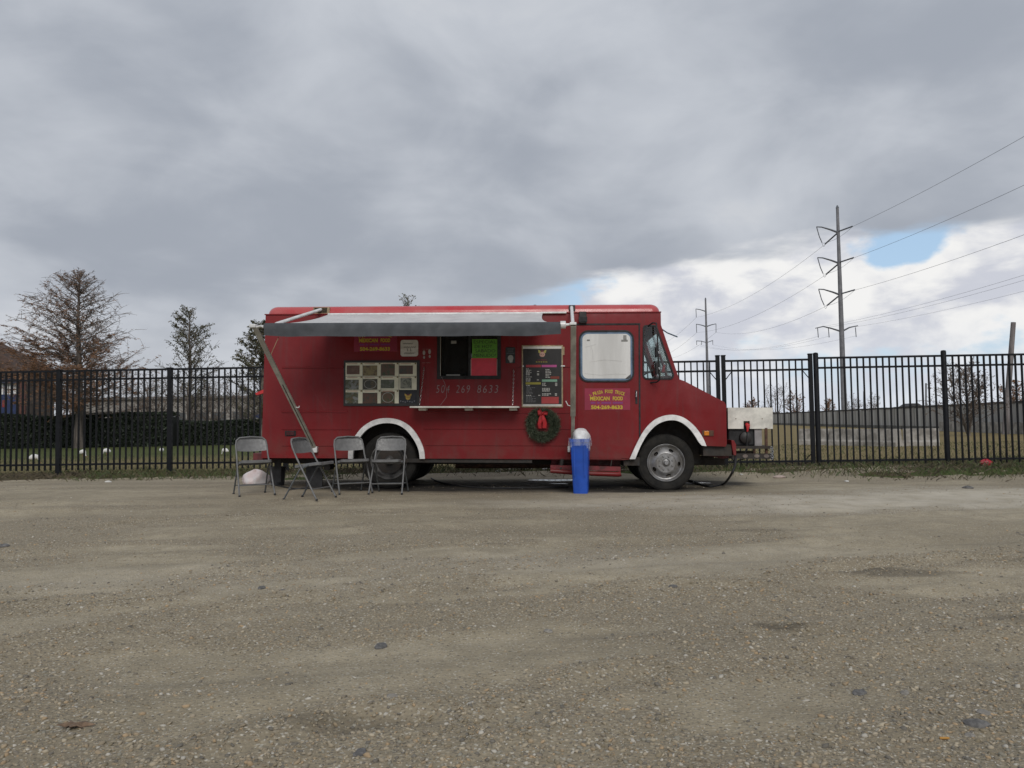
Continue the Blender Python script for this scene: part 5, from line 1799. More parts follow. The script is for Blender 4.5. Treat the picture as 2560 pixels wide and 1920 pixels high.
# ================================================================== FOLDING CHAIRS
def make_chair():
    root = empty('folding_chair', (0, 0, 0))
    w_ = 0.205
    # long frame: front foot - up to the curved top of the backrest and down again
    for s in (-1, 1):
        pts = [(s * (w_ + 0.022), -0.225, 0.01), (s * (w_ + 0.012), -0.06, 0.30), (s * w_, 0.075, 0.53), (s * w_, 0.135, 0.66), (s * (w_ - 0.012), 0.158, 0.725), (s * (w_ - 0.055), 0.170, 0.762), (0.0, 0.174, 0.772)]
        MB().tube(pts, 0.0115, 8).build('front_leg', M_CHAIR, root, smooth=50)
        MB().tube([(s * (w_ - 0.004), -0.095, 0.435), (s * (w_ - 0.004), 0.03, 0.38), (s * (w_ + 0.004), 0.255, 0.01)], 0.0105, 8).build('rear_leg', M_CHAIRD, root, smooth=50)
        for (x_, y_) in ((s * (w_ + 0.022), -0.226), (s * (w_ + 0.004), 0.257)):
            MB().lathe([(0.0, 0.0), (0.015, 0.0), (0.014, 0.022), (0.0, 0.022)], (x_, y_, 0.0), 'z', 8).build('foot_cap', M_BLACK, root, smooth=40)
    MB().tube([(-w_ - 0.015, -0.15, 0.14), (w_ + 0.015, -0.15, 0.14)], 0.007, 6).build('front_bar', M_CHAIR, root)
    MB().tube([(-w_ - 0.002, 0.185, 0.125), (w_ + 0.002, 0.185, 0.125)], 0.007, 6).build('rear_bar', M_CHAIRD, root)
    # seat pan with turned-down rim
    sp_ = rrect(-0.195, -0.245, 0.195, 0.135, 0.06, 5)
    tilt = lambda x, y: 0.452 - 0.045 * ((y + 0.05) / 0.19) * 0.5 - 0.010 * (1 - (x / 0.195) ** 2)
    n = len(sp_)
    vs = [(x, y, tilt(x, y) - 0.034) for x, y in sp_] + [(x, y, tilt(x, y) - 0.004) for x, y in sp_] + [(x * 0.95, y * 0.95, tilt(x, y) + 0.002) for x, y in sp_] + [(x * 0.55, y * 0.55 - 0.02, tilt(x * 0.55, y * 0.55) - 0.002) for x, y in sp_]
    fs = []
    for k in range(3):
        for j in range(n):
            fs.append((k * n + j, k * n + (j + 1) % n, (k + 1) * n + (j + 1) % n, (k + 1) * n + j))
    fs.append(tuple(range(3 * n, 4 * n)))
    MB().add(vs, fs).build('seat', M_CHAIR, root, smooth=40)
    # curved back panel
    vs, fs = [], []
    NU, NV = 14, 6
    for layer in (0, 1):
        for j in range(NV + 1):
            v_ = j / NV
            for i in range(NU + 1):
                u_ = -1 + 2 * i / NU
                topz = 0.767 - 0.075 * max(0, (abs(u_) - 0.66) / 0.34) ** 2.2
                botz = 0.588 - 0.012 * (1 - u_ * u_)
                z = botz + (topz - botz) * v_
                y = 0.10 + (z - 0.588) * 0.40 + 0.03 * (1 - u_ * u_) + (0.010 if layer else 0.0)
                vs.append((u_ * 0.203, y, z))
    N1 = (NU + 1) * (NV + 1)
    for j in range(NV):
        for i in range(NU):
            a = j * (NU + 1) + i
            fs += [(a, a + 1, a + NU + 2, a + NU + 1), (N1 + a, N1 + a + NU + 1, N1 + a + NU + 2, N1 + a + 1)]
    for i in range(NU):
        fs += [(i, N1 + i, N1 + i + 1, i + 1)]
        a = NV * (NU + 1) + i
        fs += [(a, a + 1, N1 + a + 1, N1 + a)]
    for j in range(NV):
        a = j * (NU + 1)
        fs += [(a, a + NU + 1, N1 + a + NU + 1, N1 + a)]
        a += NU
        fs += [(a, N1 + a, N1 + a + NU + 1, a + NU + 1)]
    MB().add(vs, fs).build('backrest', M_CHAIR, root, smooth=50)
    return root


chair0 = make_chair()
chairs = [((634, 1237), 30, 'grey folding chair beyond the rear end of the truck, leftmost of four'),
          ((777, 1247), 72, 'grey folding chair turned sideways under the foot of the awning arm'),
          ((879, 1232), 27, 'grey folding chair before the left edge of the rear wheel arch'),
          ((973, 1233), -5, 'grey folding chair facing straight out in front of the rear wheel')]
for k, ((px_, py_), rot, lab) in enumerate(chairs):
    o = chair0 if k == 0 else copy_tree(chair0)
    p = onground(px_, py_)
    o.location = p
    o.rotation_euler = (0, 0, R_(rot))
    tag(o, lab, 'chair', 'grey folding chairs beside the truck')

# ================================================================== BLUE BIN
p = onground(1453, 1231)
bn0 = tag(empty('trash_bin', p, R_(-8)), 'tall slim blue plastic trash bin with white liner, beside the cab door', 'trash bin')
Hb = 0.745


def tap(w0, d0, w1, d1, z0, z1, r, n=4):
    a = rrect(-w0 / 2, -d0 / 2, w0 / 2, d0 / 2, r, n)
    b = rrect(-w1 / 2, -d1 / 2, w1 / 2, d1 / 2, r, n)
    return [(x, y, z0) for x, y in a], [(x, y, z1) for x, y in b]


mb = MB()
l0, l1 = tap(0.195, 0.40, 0.245, 0.54, 0.0, Hb - 0.05, 0.03)
l2, l3 = tap(0.265, 0.56, 0.272, 0.565, Hb - 0.05, Hb, 0.035)
i1_, i0_ = tap(0.258, 0.55, 0.18, 0.38, Hb, 0.02, 0.03)
ls = [l0, l1, l2, l3, i1_, i0_]
n = len(l0)
fs = [tuple(range(n - 1, -1, -1))]
for k in range(5):
    for j in range(n):
        fs.append((k * n + j, k * n + (j + 1) % n, (k + 1) * n + (j + 1) % n, (k + 1) * n + j))
fs.append(tuple(range(5 * n, 6 * n)))
mb.add([q for l in ls for q in l], fs).build('bin_body', M_BLUE, bn0, smooth=40)
for s in (-1, 1):
    MB().box(s * 0.07 - 0.006, s * 0.07 + 0.006, -0.275, -0.262, 0.25, Hb - 0.06).build('rib', M_BLUE, bn0)
# liner: translucent skirt folded over the rim and the domed bag above it
m = bpy.data.materials.new('thin_liner')
m.use_nodes = True
t = NT(m.node_tree)
obj = t.n('ShaderNodeTexCoord').outputs['Object']
dif = t.n('ShaderNodeBsdfDiffuse', ins={0: (0.62, 0.65, 0.72, 1)})
tr = t.n('ShaderNodeBsdfTransparent')
mx = t.n('ShaderNodeMixShader', ins={0: t.step(t.noise(t.vm('MULTIPLY', obj, (1, 1, 0.3)), 22.0, 4, 0.6), 0.35, 0.75, 0.05, 0.33), 1: tr.outputs[0], 2: dif.outputs[0]})
t.n('ShaderNodeOutputMaterial', ins={0: mx.outputs[0]})
M_LINER = m
rim_ = rrect(-0.14, -0.29, 0.14, 0.29, 0.05, 8)
n = len(rim_)
vs, fs = [], []
for k, (z, s) in enumerate(((Hb + 0.008, 0.95), (Hb + 0.014, 1.0), (Hb - 0.03, 1.015), (Hb - 0.09, 1.02), (Hb - 0.125, 1.03))):
    for j, (x, y) in enumerate(rim_):
        wv = 0.004 * math.sin(j * 2.3) * k
        dz_ = (0.03 * math.sin(j * 0.5 + 1) + 0.012 * math.sin(j * 1.7)) if k >= 3 else 0
        vs.append((x * s + wv * (1 if x > 0 else -1), y * s - abs(wv) * (1 if y < 0 else -1), z + dz_))
for k in range(4):
    for j in range(n):
        fs.append((k * n + j, k * n + (j + 1) % n, (k + 1) * n + (j + 1) % n, (k + 1) * n + j))
MB().add(vs, fs).build('liner_skirt', M_LINER, bn0, smooth=60)
vs, fs = [], []
NZ, NA = 9, 22
for k in range(NZ + 1):
    a = math.pi / 2 * k / NZ
    for j in range(NA):
        u_ = 2 * math.pi * j / NA
        rx_, ry_ = 0.122 * math.cos(a) ** 0.7, 0.22 * math.cos(a) ** 0.7
        wob = 1 + 0.09 * math.sin(u_ * 3 + k * 0.7) + 0.06 * math.sin(u_ * 7 + k) + 0.035 * math.sin(u_ * 11 - k * 1.3)
        vs.append((rx_ * math.cos(u_) * wob + 0.012, ry_ * math.sin(u_) * wob, Hb - 0.03 + 0.165 * math.sin(a) * (1 + 0.05 * math.sin(u_ * 2 + 1))))
for k in range(NZ):
    for j in range(NA):
        fs.append((k * NA + j, k * NA + (j + 1) % NA, (k + 1) * NA + (j + 1) % NA, (k + 1) * NA + j))
MB().add(vs, fs).build('white_bag', M_BAG, bn0, smooth=70)

# ================================================================== BAG ON THE GROUND, CABLES
def lumpy(rx, ry, rz, seed, nz=12, na=22, amp=0.16, flat=0.25):
    r = random.Random(seed)
    ph = [r.uniform(0, 6.28) for _ in range(8)]
    vs, fs = [], []
    for k in range(nz + 1):
        a = -math.pi / 2 + math.pi * k / nz
        for j in range(na):
            u_ = 2 * math.pi * j / na
            f = 1 + amp * (math.sin(2 * u_ + ph[0] + k * 0.4) * 0.5 + math.sin(3 * u_ + ph[1] - k * 0.6) * 0.35 + math.sin(5 * u_ + ph[2] + k) * 0.3 + math.sin(9 * u_ + ph[3] + k * 1.7) * 0.12)
            z = math.sin(a)
            z = max(z, -1 + flat * 2) if z < 0 else z
            vs.append((rx * math.cos(a) * math.cos(u_) * f, ry * math.cos(a) * math.sin(u_) * f, rz * (z + 1 - flat * 2) * (1 + 0.3 * amp * math.sin(4 * u_ + ph[4]))))
    for k in range(nz):
        for j in range(na):
            fs.append((k * na + j, k * na + (j + 1) % na, (k + 1) * na + (j + 1) % na, (k + 1) * na + j))
    return MB().add(vs, fs)


p = onground(640, 1212)
M_BAGP = mat('white_pink_bag_film', (0.62, 0.60, 0.61), 0.4, vary=0.05, scale=7, bump=0.8, bscale=14, col2=(0.60, 0.50, 0.49))
bag = lumpy(0.20, 0.13, 0.15, 5, 14, 30, 0.3).build('plastic_bag', M_BAGP, None, smooth=60)
bag.location = p
tag(bag, 'full white plastic bag lying on the ground behind the leftmost chair', 'plastic bag')
p = onground(694, 1213)
bk = tag(empty('bucket', p), 'dark grey bucket standing under the rear of the truck beside the white bag', 'bucket')
MB().lathe([(0.0, 0.0), (0.10, 0.0), (0.125, 0.27), (0.135, 0.27), (0.135, 0.285), (0.118, 0.285), (0.095, 0.02), (0.0, 0.02)], (0, 0, 0), 'z', 20).build('bucket_body', mat('dark_grey_plastic', (0.045, 0.045, 0.05), 0.55), bk, smooth=40)
MB().tube([(0.13 * math.cos(a), 0.02, 0.27 - 0.11 * math.sin(a)) for a in [math.pi * k / 10 for k in range(11)]], 0.004, 5).build('bucket_handle', M_CHROME, bk)


def ground_cable(pxs, r, lift=0.0):
    pts = []
    for q in pxs:
        if len(q) == 2:
            p = onground(*q)
            pts.append(p + Vector((0, 0, r)))
        else:
            pts.append(TM @ TL(*q))
    # smooth
    out = []
    for i in range(len(pts) - 1):
        p0 = pts[max(0, i - 1)]
        p1, p2 = pts[i], pts[i + 1]
        p3 = pts[min(len(pts) - 1, i + 2)]
        for k in range(6):
            t_ = k / 6
            out.append(0.5 * ((2 * p1) + (p2 - p0) * t_ + (2 * p0 - 5 * p1 + 4 * p2 - p3) * t_ ** 2 + (3 * p1 - p0 - 3 * p2 + p3) * t_ ** 3))
    out.append(pts[-1])
    return MB().tube(out, r, 7)


o = ground_cable([(1839, 1135, 0.1), (1838, 1160, 0.0), (1828, 1186, -0.05), (1808, 1213), (1778, 1219), (1752, 1214), (1734, 1206), (1715, 1203)], 0.017).build('power_cable', M_BLACK, None, smooth=60)
tag(o, 'thick black cable hanging from the front rack to the ground by the front wheel', 'cable')
o = ground_cable([(1078, 1197), (1098, 1207), (1150, 1217), (1225, 1222), (1320, 1221), (1420, 1219)], 0.012).build('power_cable', M_BLACK, None, smooth=60)
tag(o, 'black cable lying on the ground under the middle of the truck', 'cable')
o = ground_cable([(690, 1214), (715, 1220), (745, 1223), (800, 1222), (850, 1220)], 0.010).build('power_cable', M_BLACK, None, smooth=60)
tag(o, 'black cable on the ground behind the sideways chair', 'cable')

# ================================================================== BIRDS
def make_bird(px_, py_, rot, sc, lab, headdown=True):
    p = onground(px_, py_)
    e = tag(empty('bird', p, R_(rot)), lab, 'bird', 'white birds on the grass')
    # body, neck and head in one surface: from the tail forwards (+x)
    if headdown:
        path = [(-0.24, 0, 0.24), (-0.20, 0, 0.26), (-0.10, 0, 0.30), (0.0, 0, 0.32), (0.09, 0, 0.31), (0.14, 0, 0.26), (0.165, 0, 0.20), (0.18, 0, 0.14), (0.195, 0, 0.105), (0.21, 0, 0.09)]
    else:
        path = [(-0.24, 0, 0.24), (-0.20, 0, 0.26), (-0.10, 0, 0.29), (0.0, 0, 0.31), (0.08, 0, 0.32), (0.11, 0, 0.38), (0.09, 0, 0.45), (0.10, 0, 0.50), (0.13, 0, 0.52), (0.15, 0, 0.51)]
    rad = [0.02, 0.07, 0.125, 0.14, 0.115, 0.06, 0.03, 0.024, 0.03, 0.015]
    MB().tube([(x * sc, y * sc, z * sc) for x, y, z in path], [r * sc for r in rad], 10).build('body', M_BIRD, e, smooth=70)
    hx, hz = (0.21, 0.085) if headdown else (0.15, 0.51)
    dz_ = -0.07 if headdown else -0.05
    MB().tube([(hx * sc, 0, hz * sc), ((hx + 0.05) * sc, 0, (hz + dz_ * 0.4) * sc), ((hx + 0.07) * sc, 0, max(0.004, (hz + dz_)) * sc)], [0.011 * sc, 0.008 * sc, 0.003 * sc], 6).build('bill', M_BILL, e, smooth=60)
    for s in (-1, 1):
        MB().tube([(0.0, s * 0.035 * sc, 0.26 * sc), (-0.02 * sc, s * 0.035 * sc, 0.13 * sc), (0.01 * sc, s * 0.035 * sc, 0.0)], [0.012 * sc, 0.007 * sc, 0.007 * sc], 5).build('leg', M_BILL, e)
        MB().tube([(-0.14 * sc, s * 0.055 * sc, 0.27 * sc), (-0.02 * sc, s * 0.088 * sc, 0.31 * sc), (0.07 * sc, s * 0.075 * sc, 0.31 * sc)], [0.015 * sc, 0.055 * sc, 0.025 * sc], 8, squash=0.5).build('wing', M_BIRD, e, smooth=70)
    return e


make_bird(86, 1160, 15, 0.62, 'white bird feeding nearest the fence, left of the leftmost post in view')
make_bird(207, 1144, -10, 0.62, 'white bird feeding at the foot of the tall bare cypress')
make_bird(266, 1140, 200, 0.62, 'white bird feeding midway between the two fence posts')
make_bird(404, 1137, 120, 0.58, 'white bird just left of the second fence post')
make_bird(562, 1139, 170, 0.58, 'white bird seen above the back of the leftmost chair')

# ================================================================== TREES
def leaf_quads(cs, size, rnd, flat=False):
    n = len(cs)
    cs = np.asarray(cs)
    a = rnd.normal(size=(n, 3))
    if flat:
        a[:, 2] *= 0.22
    a /= np.linalg.norm(a, axis=1)[:, None]
    b = rnd.normal(size=(n, 3))
    b -= a * (a * b).sum(1)[:, None]
    b /= np.linalg.norm(b, axis=1)[:, None]
    s = size * rnd.uniform(0.5, 1.3, (n, 1))
    k_ = 0.22 if flat else 0.45
    p = np.stack([cs - a * s, cs + b * s * k_, cs + a * s, cs - b * s * k_], 1)
    return p.reshape(-1, 3), (np.arange(n * 4).reshape(n, 4))


def make_tree(name, base, H, R, label, leafm, group=None, seed=1, nb=90, leafn=16, leafsize=0.09, elev=(8, 32), trunk_r=0.2, z0=0.16, taper=0.85, droop=0.0, left_bias=0.0, leaf_lo=0.2, multi=0, cat='tree', leaf_top=False, layered=False):
    r = random.Random(seed)
    rn = np.random.default_rng(seed)
    e = tag(empty(name, base), label, cat, group)
    tk, bmh = MB(), MB()
    leaves = []
    stems = [(Vector((0, 0, -0.1)), Vector((r.uniform(-.1, .1), r.uniform(-.1, .1), H)), trunk_r)]
    for k in range(multi):
        a = r.uniform(0, 6.28)
        stems.append((Vector((0, 0, 0.05)), Vector((math.cos(a) * R * 0.55, math.sin(a) * R * 0.55, H * r.uniform(0.7, 0.95))), trunk_r * 0.7))
    for s0, s1, tr_ in stems:
        pts, rs = [], []
        for k in range(11):
            t_ = k / 10
            q = s0.lerp(s1, t_) + Vector((r.gauss(0, 0.012 * H * 0.3), r.gauss(0, 0.012 * H * 0.3), 0)) * (1 if 0 < k < 10 else 0)
            pts.append(q)
            rs.append(tr_ * (1 - t_) ** 0.9 + 0.012 + (0.35 * tr_ if k == 0 else 0))
        tk.tube(pts, rs, 8)
    for k in range(nb):
        t_ = z0 + (0.985 - z0) * (k + r.random()) / nb
        s0, s1, tr_ = r.choice(stems)
        o_ = s0.lerp(s1, t_)
        az = r.uniform(0, 2 * math.pi)
        L = R * (1 - t_) ** taper * r.uniform(0.6, 1.08) + 0.25
        if left_bias:
            L *= 1 + left_bias * -math.cos(az)
        el = R_(r.uniform(*elev)) + t_ * R_(16)
        d = Vector((math.cos(az) * math.cos(el), math.sin(az) * math.cos(el), math.sin(el)))
        n = 6
        bp = []
        cur = o_.copy()
        dd = d.copy()
        for j in range(n + 1):
            bp.append(cur.copy())
            dd = (dd + Vector((r.gauss(0, .10), r.gauss(0, .10), r.gauss(0, .07) - droop * 0.1 + 0.015))).normalized()
            cur += dd * (L / n)
        br0 = 0.012 + 0.020 * L / R * (trunk_r / 0.2)
        bmh.tube(bp, [br0 * (1 - 0.8 * j / n) for j in range(n + 1)], 4, cap=False)
        dens = leaf_lo + (1 - leaf_lo) * r.random() ** 1.5
        if leaf_top:
            dens *= 0.3 + 1.2 * t_
        if layered:
            dens *= (1.4 if t_ < 0.50 else 0.24) * (1.0 + 0.55 * -math.cos(az))
        for j in range(2, n + 1):
            for _ in range(3):
                c_ = bp[j - 1].lerp(bp[j], r.random())
                td = Vector((r.gauss(0, 1), r.gauss(0, 1), r.gauss(0, 0.5))).normalized()
                tl = L * r.uniform(0.10, 0.28)
                e1 = c_ + (td + dd * 0.8).normalized() * tl
                bmh.tube([c_, c_.lerp(e1, 0.5) + Vector((0, 0, 0.02)), e1], [0.010, 0.008, 0.005], 3, cap=False)
                nl = int(leafn * dens * r.uniform(0.3, 1.3) / 3 * min(1.0, L / (0.45 * R)) + r.random() * 0.6)
                for _ in range(nl):
                    q = c_.lerp(e1, r.random())
                    leaves.append((q.x + r.gauss(0, .05), q.y + r.gauss(0, .05), q.z + r.gauss(0, .035)))
    tk.build('trunk', M_BARK, e, smooth=60)
    bmh.build('branches', M_BARK if leafm is not M_TWIG else M_TWIG, e)
    if leaves:
        v_, f_ = leaf_quads(leaves, leafsize, rn, layered)
        link('crown', fast_mesh('crown', v_, f_, 4), leafm, e)
    return e


def gpt(px_, Y):
    """point on the ground at depth Y below photo column px_"""
    p = atY(px_, 1060, Y)
    return Vector((p.x, Y, float(gbase(p.x, Y)) + 0.0))


make_tree('cypress_tree', gpt(197, 41), 9.0, 5.3, 'tall russet bald cypress with bare spreading branches, leftmost of the trees', M_RUSSET, 'cypress trees behind the fence', seed=3, nb=230, leafn=190, leafsize=0.065, trunk_r=0.22, left_bias=0.12, leaf_lo=0.05, z0=0.19, taper=0.62, elev=(2, 20), layered=True)
make_tree('cypress_tree', gpt(474, 45), 7.6, 3.1, 'thin green-topped cypress behind the second fence post', M_OLIVE, 'cypress trees behind the fence', seed=8, nb=75, leafn=30, leafsize=0.06, trunk_r=0.17, z0=0.16, elev=(15, 40), taper=0.55, leaf_lo=0.15, leaf_top=True)
make_tree('cypress_tree', gpt(655, 43), 6.4, 2.9, 'leafy cypress half hidden behind the rear end of the truck', M_OLIVE, 'cypress trees behind the fence', seed=12, nb=95, leafn=48, leafsize=0.065, trunk_r=0.16, z0=0.14, elev=(12, 36), taper=0.6, leaf_lo=0.3, leaf_top=True)
make_tree('cypress_tree', gpt(1025, 44), 8.0, 2.6, 'cypress behind the truck with only its twig tops above the roof', M_OLIVE, 'cypress trees behind the fence', seed=21, nb=45, leafn=14, leafsize=0.06, trunk_r=0.17, elev=(20, 45), taper=0.6, leaf_top=True)
sh = 'bare brown shrubs behind the hedge'
make_tree('bare_shrub', gpt(372, 58), 4.3, 3.4, 'brown bare thicket rising behind the hedge left of the second fence post', M_TWIG, sh, seed=31, nb=75, leafn=9, leafsize=0.06, trunk_r=0.08, z0=0.08, elev=(15, 55), taper=0.4, multi=4, cat='shrub')
make_tree('bare_shrub', gpt(520, 60), 4.1, 3.6, 'brown bare thicket rising behind the hedge right of the second fence post', M_TWIG, sh, seed=32, nb=80, leafn=10, leafsize=0.06, trunk_r=0.08, z0=0.08, elev=(15, 55), taper=0.4, multi=4, cat='shrub')
make_tree('bare_shrub', gpt(630, 62), 3.6, 3.0, 'brown bare thicket beside the small blue sign', M_TWIG, sh, seed=33, nb=70, leafn=8, leafsize=0.06, trunk_r=0.08, z0=0.08, elev=(15, 55), taper=0.4, multi=4, cat='shrub')
make_tree('bare_tree', gpt(2420, 39.5), 3.1, 2.3, 'small bare tree in front of the concrete wall, near the leaning pole', M_TWIG, None, seed=41, nb=60, leafn=18, leafsize=0.055, trunk_r=0.07, z0=0.12, elev=(20, 60), taper=0.35, multi=4)
# far trees beyond the wall
far = [(1890, 150, 4.4, 'small russet tree top just above the white generator box', M_RUSSET), (1985, 150, 5.6, 'russet tree at the far left end of the concrete wall', M_RUSSET), (2135, 170, 5.4, 'far bare tree beyond the wall right of the steel power pole', M_TWIG),
       (2178, 170, 5.6, 'far bare tree beyond the wall, middle one between pole and fence post', M_TWIG), (1940, 150, 7.0, 'tall thin bare tree behind the end of the generator box', M_TWIG), (2545, 80, 4.1, 'reddish tree top above the wall at the right edge', M_RUSSET), (2075, 165, 4.6, 'russet shrub top above the wall left of the steel power pole', M_RUSSET)]
for k, (px_, Y, h_, lab, mm) in enumerate(far):
    make_tree('distant_tree', gpt(px_, Y), h_, h_ * 0.55, lab, mm, 'distant trees beyond the concrete wall', seed=60 + k, nb=45, leafn=18 if mm is M_RUSSET else 8, leafsize=0.12, trunk_r=0.12, z0=0.1, elev=(20, 60), taper=0.4, multi=2)

# far wood along the horizon
vs, cs = [], []
n = 42000
xx = rng.uniform(-260, 330, n)
yy = rng.uniform(330, 380, n)
hh_ = (2.2 + 3.4 * fbm(xx * 0.03 + 3, yy * 0 + 1, 4)) * rng.random(n) ** 0.9
v_, f_ = leaf_quads(np.stack([xx, yy, hh_], 1), 1.1, rng)
o = link('distant_woodland', fast_mesh('distant_woodland', v_, f_, 4), mat('woodland_grey_brown', (0.06, 0.055, 0.05), 0.9, island=[(0.045, 0.045, 0.045), (0.07, 0.062, 0.058), (0.09, 0.075, 0.066)]))
tag(o, 'low grey-brown woodland along the horizon', 'woodland', kind='stuff')

# ================================================================== HEDGES
def make_hedge(px0, px1, Y, h_, d_, lab, n, seed):
    a, b = gpt(px0, Y), gpt(px1, Y)
    e = tag(empty('hedge', ((a.x + b.x) / 2, Y, 0.0)), lab, 'hedge', 'clipped hedges across the lawn')
    r = np.random.default_rng(seed)
    L = b.x - a.x
    x = r.uniform(-L / 2, L / 2, n)
    top = h_ * (0.93 + 0.14 * fbm(x * 0.5 + seed, x * 0, 3))
    face = r.random(n)
    z = np.where(face < 0.62, r.random(n) * top, top * r.uniform(0.93, 1.04, n))
    y = np.where(face < 0.62, -d_ / 2 + np.abs(r.normal(0, 0.07, n)), r.uniform(-d_ / 2, d_ / 2, n)) + 0.12 * (fbm(x * 1.3, z * 1.3, 3) - 0.5)
    back = r.random(n) < 0.15
    y = np.where(back & (face < 0.62), -y, y)
    v_, f_ = leaf_quads(np.stack([x, y, z], 1), 0.075, r)
    o = link('foliage', fast_mesh('foliage', v_, f_, 4), M_HEDGE, e)
    MB().box(-L / 2, L / 2, -d_ / 2 + 0.12, d_ / 2 - 0.1, 0.0, h_ * 0.9).build('inner_branches', mat('hedge_core', (0.008, 0.011, 0.007), 0.95), e)
    return e


make_hedge(-220, 438, 42.5, 1.72, 1.2, 'taller dark clipped hedge behind the large cypress', 26000, 3)
make_hedge(446, 760, 43.5, 1.32, 1.2, 'lower dark clipped hedge between the thin cypress and the truck', 14000, 4)

# ================================================================== BUILDINGS BEHIND THE HEDGE
bx0, bx1, bY = -62.0, atY(48, 940, 62).x, 62.0
e = tag(empty('hip_roof_building', ((bx0 + bx1) / 2, bY, 0)), 'building with brown hipped roof and white windows at the left edge', 'building')
W2, D2, he = (bx1 - bx0) / 2, 7.0, atY(140, 938, 68).z
MB().box(-W2 + 0.8, W2 - 0.8, 0.8, D2 - 0.8, 0, he).build('wall', M_HUT, e)
hr = atY(-90, 832, 65.5).z
rp = [(-W2, 0, he), (W2, 0, he), (W2, D2, he), (-W2, D2, he), (-W2 + 6, D2 / 2, hr), (W2 - 5.4, D2 / 2, hr)]
MB().add(rp + [(x, y, z - 0.35) for x, y, z in rp[:4]], [(0, 1, 5, 4), (1, 2, 5), (2, 3, 4, 5), (3, 0, 4), (0, 6, 7, 1), (1, 7, 8, 2), (2, 8, 9, 3), (3, 9, 6, 0), (6, 9, 8, 7)]).build('roof', M_ROOFB, e)
MB().box(-W2 + 0.4, W2 - 0.4, 0.3, 0.42, he - 0.95, he - 0.36).build('blue_fascia', mat('dim_blue_fascia', (0.025, 0.03, 0.055), 0.6), e)
for k, px_ in enumerate((-66, -30, 2, 24)):
    a = atY(px_, 952, bY + 0.75)
    b_ = atY(px_ + 19, 986, bY + 0.75)
    cx_ = (bx0 + bx1) / 2
    wn = MB().box(a.x - cx_, b_.x - cx_, 0.70, 0.80, b_.z, min(a.z, he - 0.4)).build('window', M_WHITE, e)
    MB().box((a.x + b_.x) / 2 - cx_ - 0.03, (a.x + b_.x) / 2 - cx_ + 0.03, 0.66, 0.70, b_.z, min(a.z, he - 0.4)).build('mullion', M_BBLUE, wn)
a, b_ = atY(-60, 988, bY + 0.6), atY(42, 1042, bY + 0.6)
pnl = MB().box(a.x - cx_, b_.x - cx_, 0.60, 0.79, b_.z, a.z).build('blue_panel', M_BBLUE, e)
a, b_ = atY(5, 1000, bY + 0.55), atY(11, 1018, bY + 0.55)
MB().box(a.x - cx_, b_.x - cx_, 0.57, 0.60, b_.z, a.z).build('red_figure', mat('dull_red_print', (0.22, 0.03, 0.03), 0.6), pnl)
for k in range(3):
    a = atY(48 + k * 9, 948, bY + 0.7)
    MB().box(a.x - cx_ - 0.07, a.x - cx_ + 0.07, 0.45, 0.6, 0, he - 0.36).build('porch_post', mat('rust_red_post', (0.12, 0.05, 0.04), 0.8), e)
a, b_ = atY(185, 985, 72), atY(700, 985, 72)
e = tag(empty('low_building', ((a.x + b_.x) / 2, 72, 0)), 'long low grey-beige building behind the hedge and thicket', 'building')
L2 = (b_.x - a.x) / 2
MB().box(-L2, L2, 0, 9, 0, 3.55).build('wall', M_BWALL, e)
MB().box(-L2 - 0.3, L2 + 0.3, -0.3, 9.3, 3.55, 3.75).build('roof', mat('grey_roof_edge', (0.22, 0.21, 0.21), 0.8), e)
for k in range(9):
    x_ = -L2 + 2.2 + k * (2 * L2 - 4) / 8
    wn = MB().box(x_ - 0.6, x_ + 0.6, -0.03, 0.05, 1.1, 2.3).build('window', mat('dim_window', (0.09, 0.095, 0.10), 0.3), e)
    MB().box(x_ - 0.68, x_ + 0.68, -0.06, -0.031, 1.02, 1.10).build('sill', M_WHITE, wn)
# small blue sign by the truck's rear edge
p = gpt(651, 52)
e = tag(empty('roadside_sign', p), 'small blue and white sign on a post beside the rear edge of the truck', 'sign')
MB().box(-0.04, 0.04, -0.04, 0.04, 0, 1.2).build('post', M_STEEL, e)
MB().box(-0.33, 0.33, -0.07, -0.041, 0.75, 1.75).build('panel', M_BBLUE, e)
MB().box(-0.24, 0.24, -0.085, -0.071, 1.15, 1.5).build('white_field', M_WHITE, e)

# ================================================================== CONCRETE WALL, BARRIERS
A = Vector((27.6, 45.4, 0))
dW = Vector((12.6, 76.0, 0)).normalized()
nW = Vector((-dW.y, dW.x, 0))
wall = tag(empty('concrete_wall', A), 'long grey concrete panel wall with dark top running across the field', 'wall')
angW = math.atan2(dW.y, dW.x)
wpm = MB().box(0.03, 2.37, -0.06, 0.06, 0.28, 1.62).mesh('panel')
wpm.materials.append(M_WALLC)
cpm = MB().box(0, 2.4, -0.10, 0.10, 1.62, 1.76).mesh('cap')
cpm.materials.append(M_WALLCAP)
bpm = MB().box(0, 2.4, -0.16, 0.14, -0.1, 0.28).mesh('base_block')
bpm.materials.append(mat('wall_base_concrete', (0.15, 0.145, 0.13), 0.95, vary=0.25, scale=2))
ppm = MB().box(-0.10, 0.10, -0.11, 0.11, 0.0, 1.64).mesh('pilaster')
ppm.materials.append(M_WALLC)
for k in range(-10, 45):
    s = A + dW * (2.4 * k)
    for nm, mm_ in (('panel', wpm), ('cap', cpm), ('base_block', bpm), ('pilaster', ppm)):
        if nm == 'cap' and False:
            continue
        o = link(nm, mm_, None, wall)
        o.location = s - A + Vector((0, 0, random.uniform(-0.012, 0.012)))
        o.rotation_euler = (0, 0, angW + random.gauss(0, 0.004))
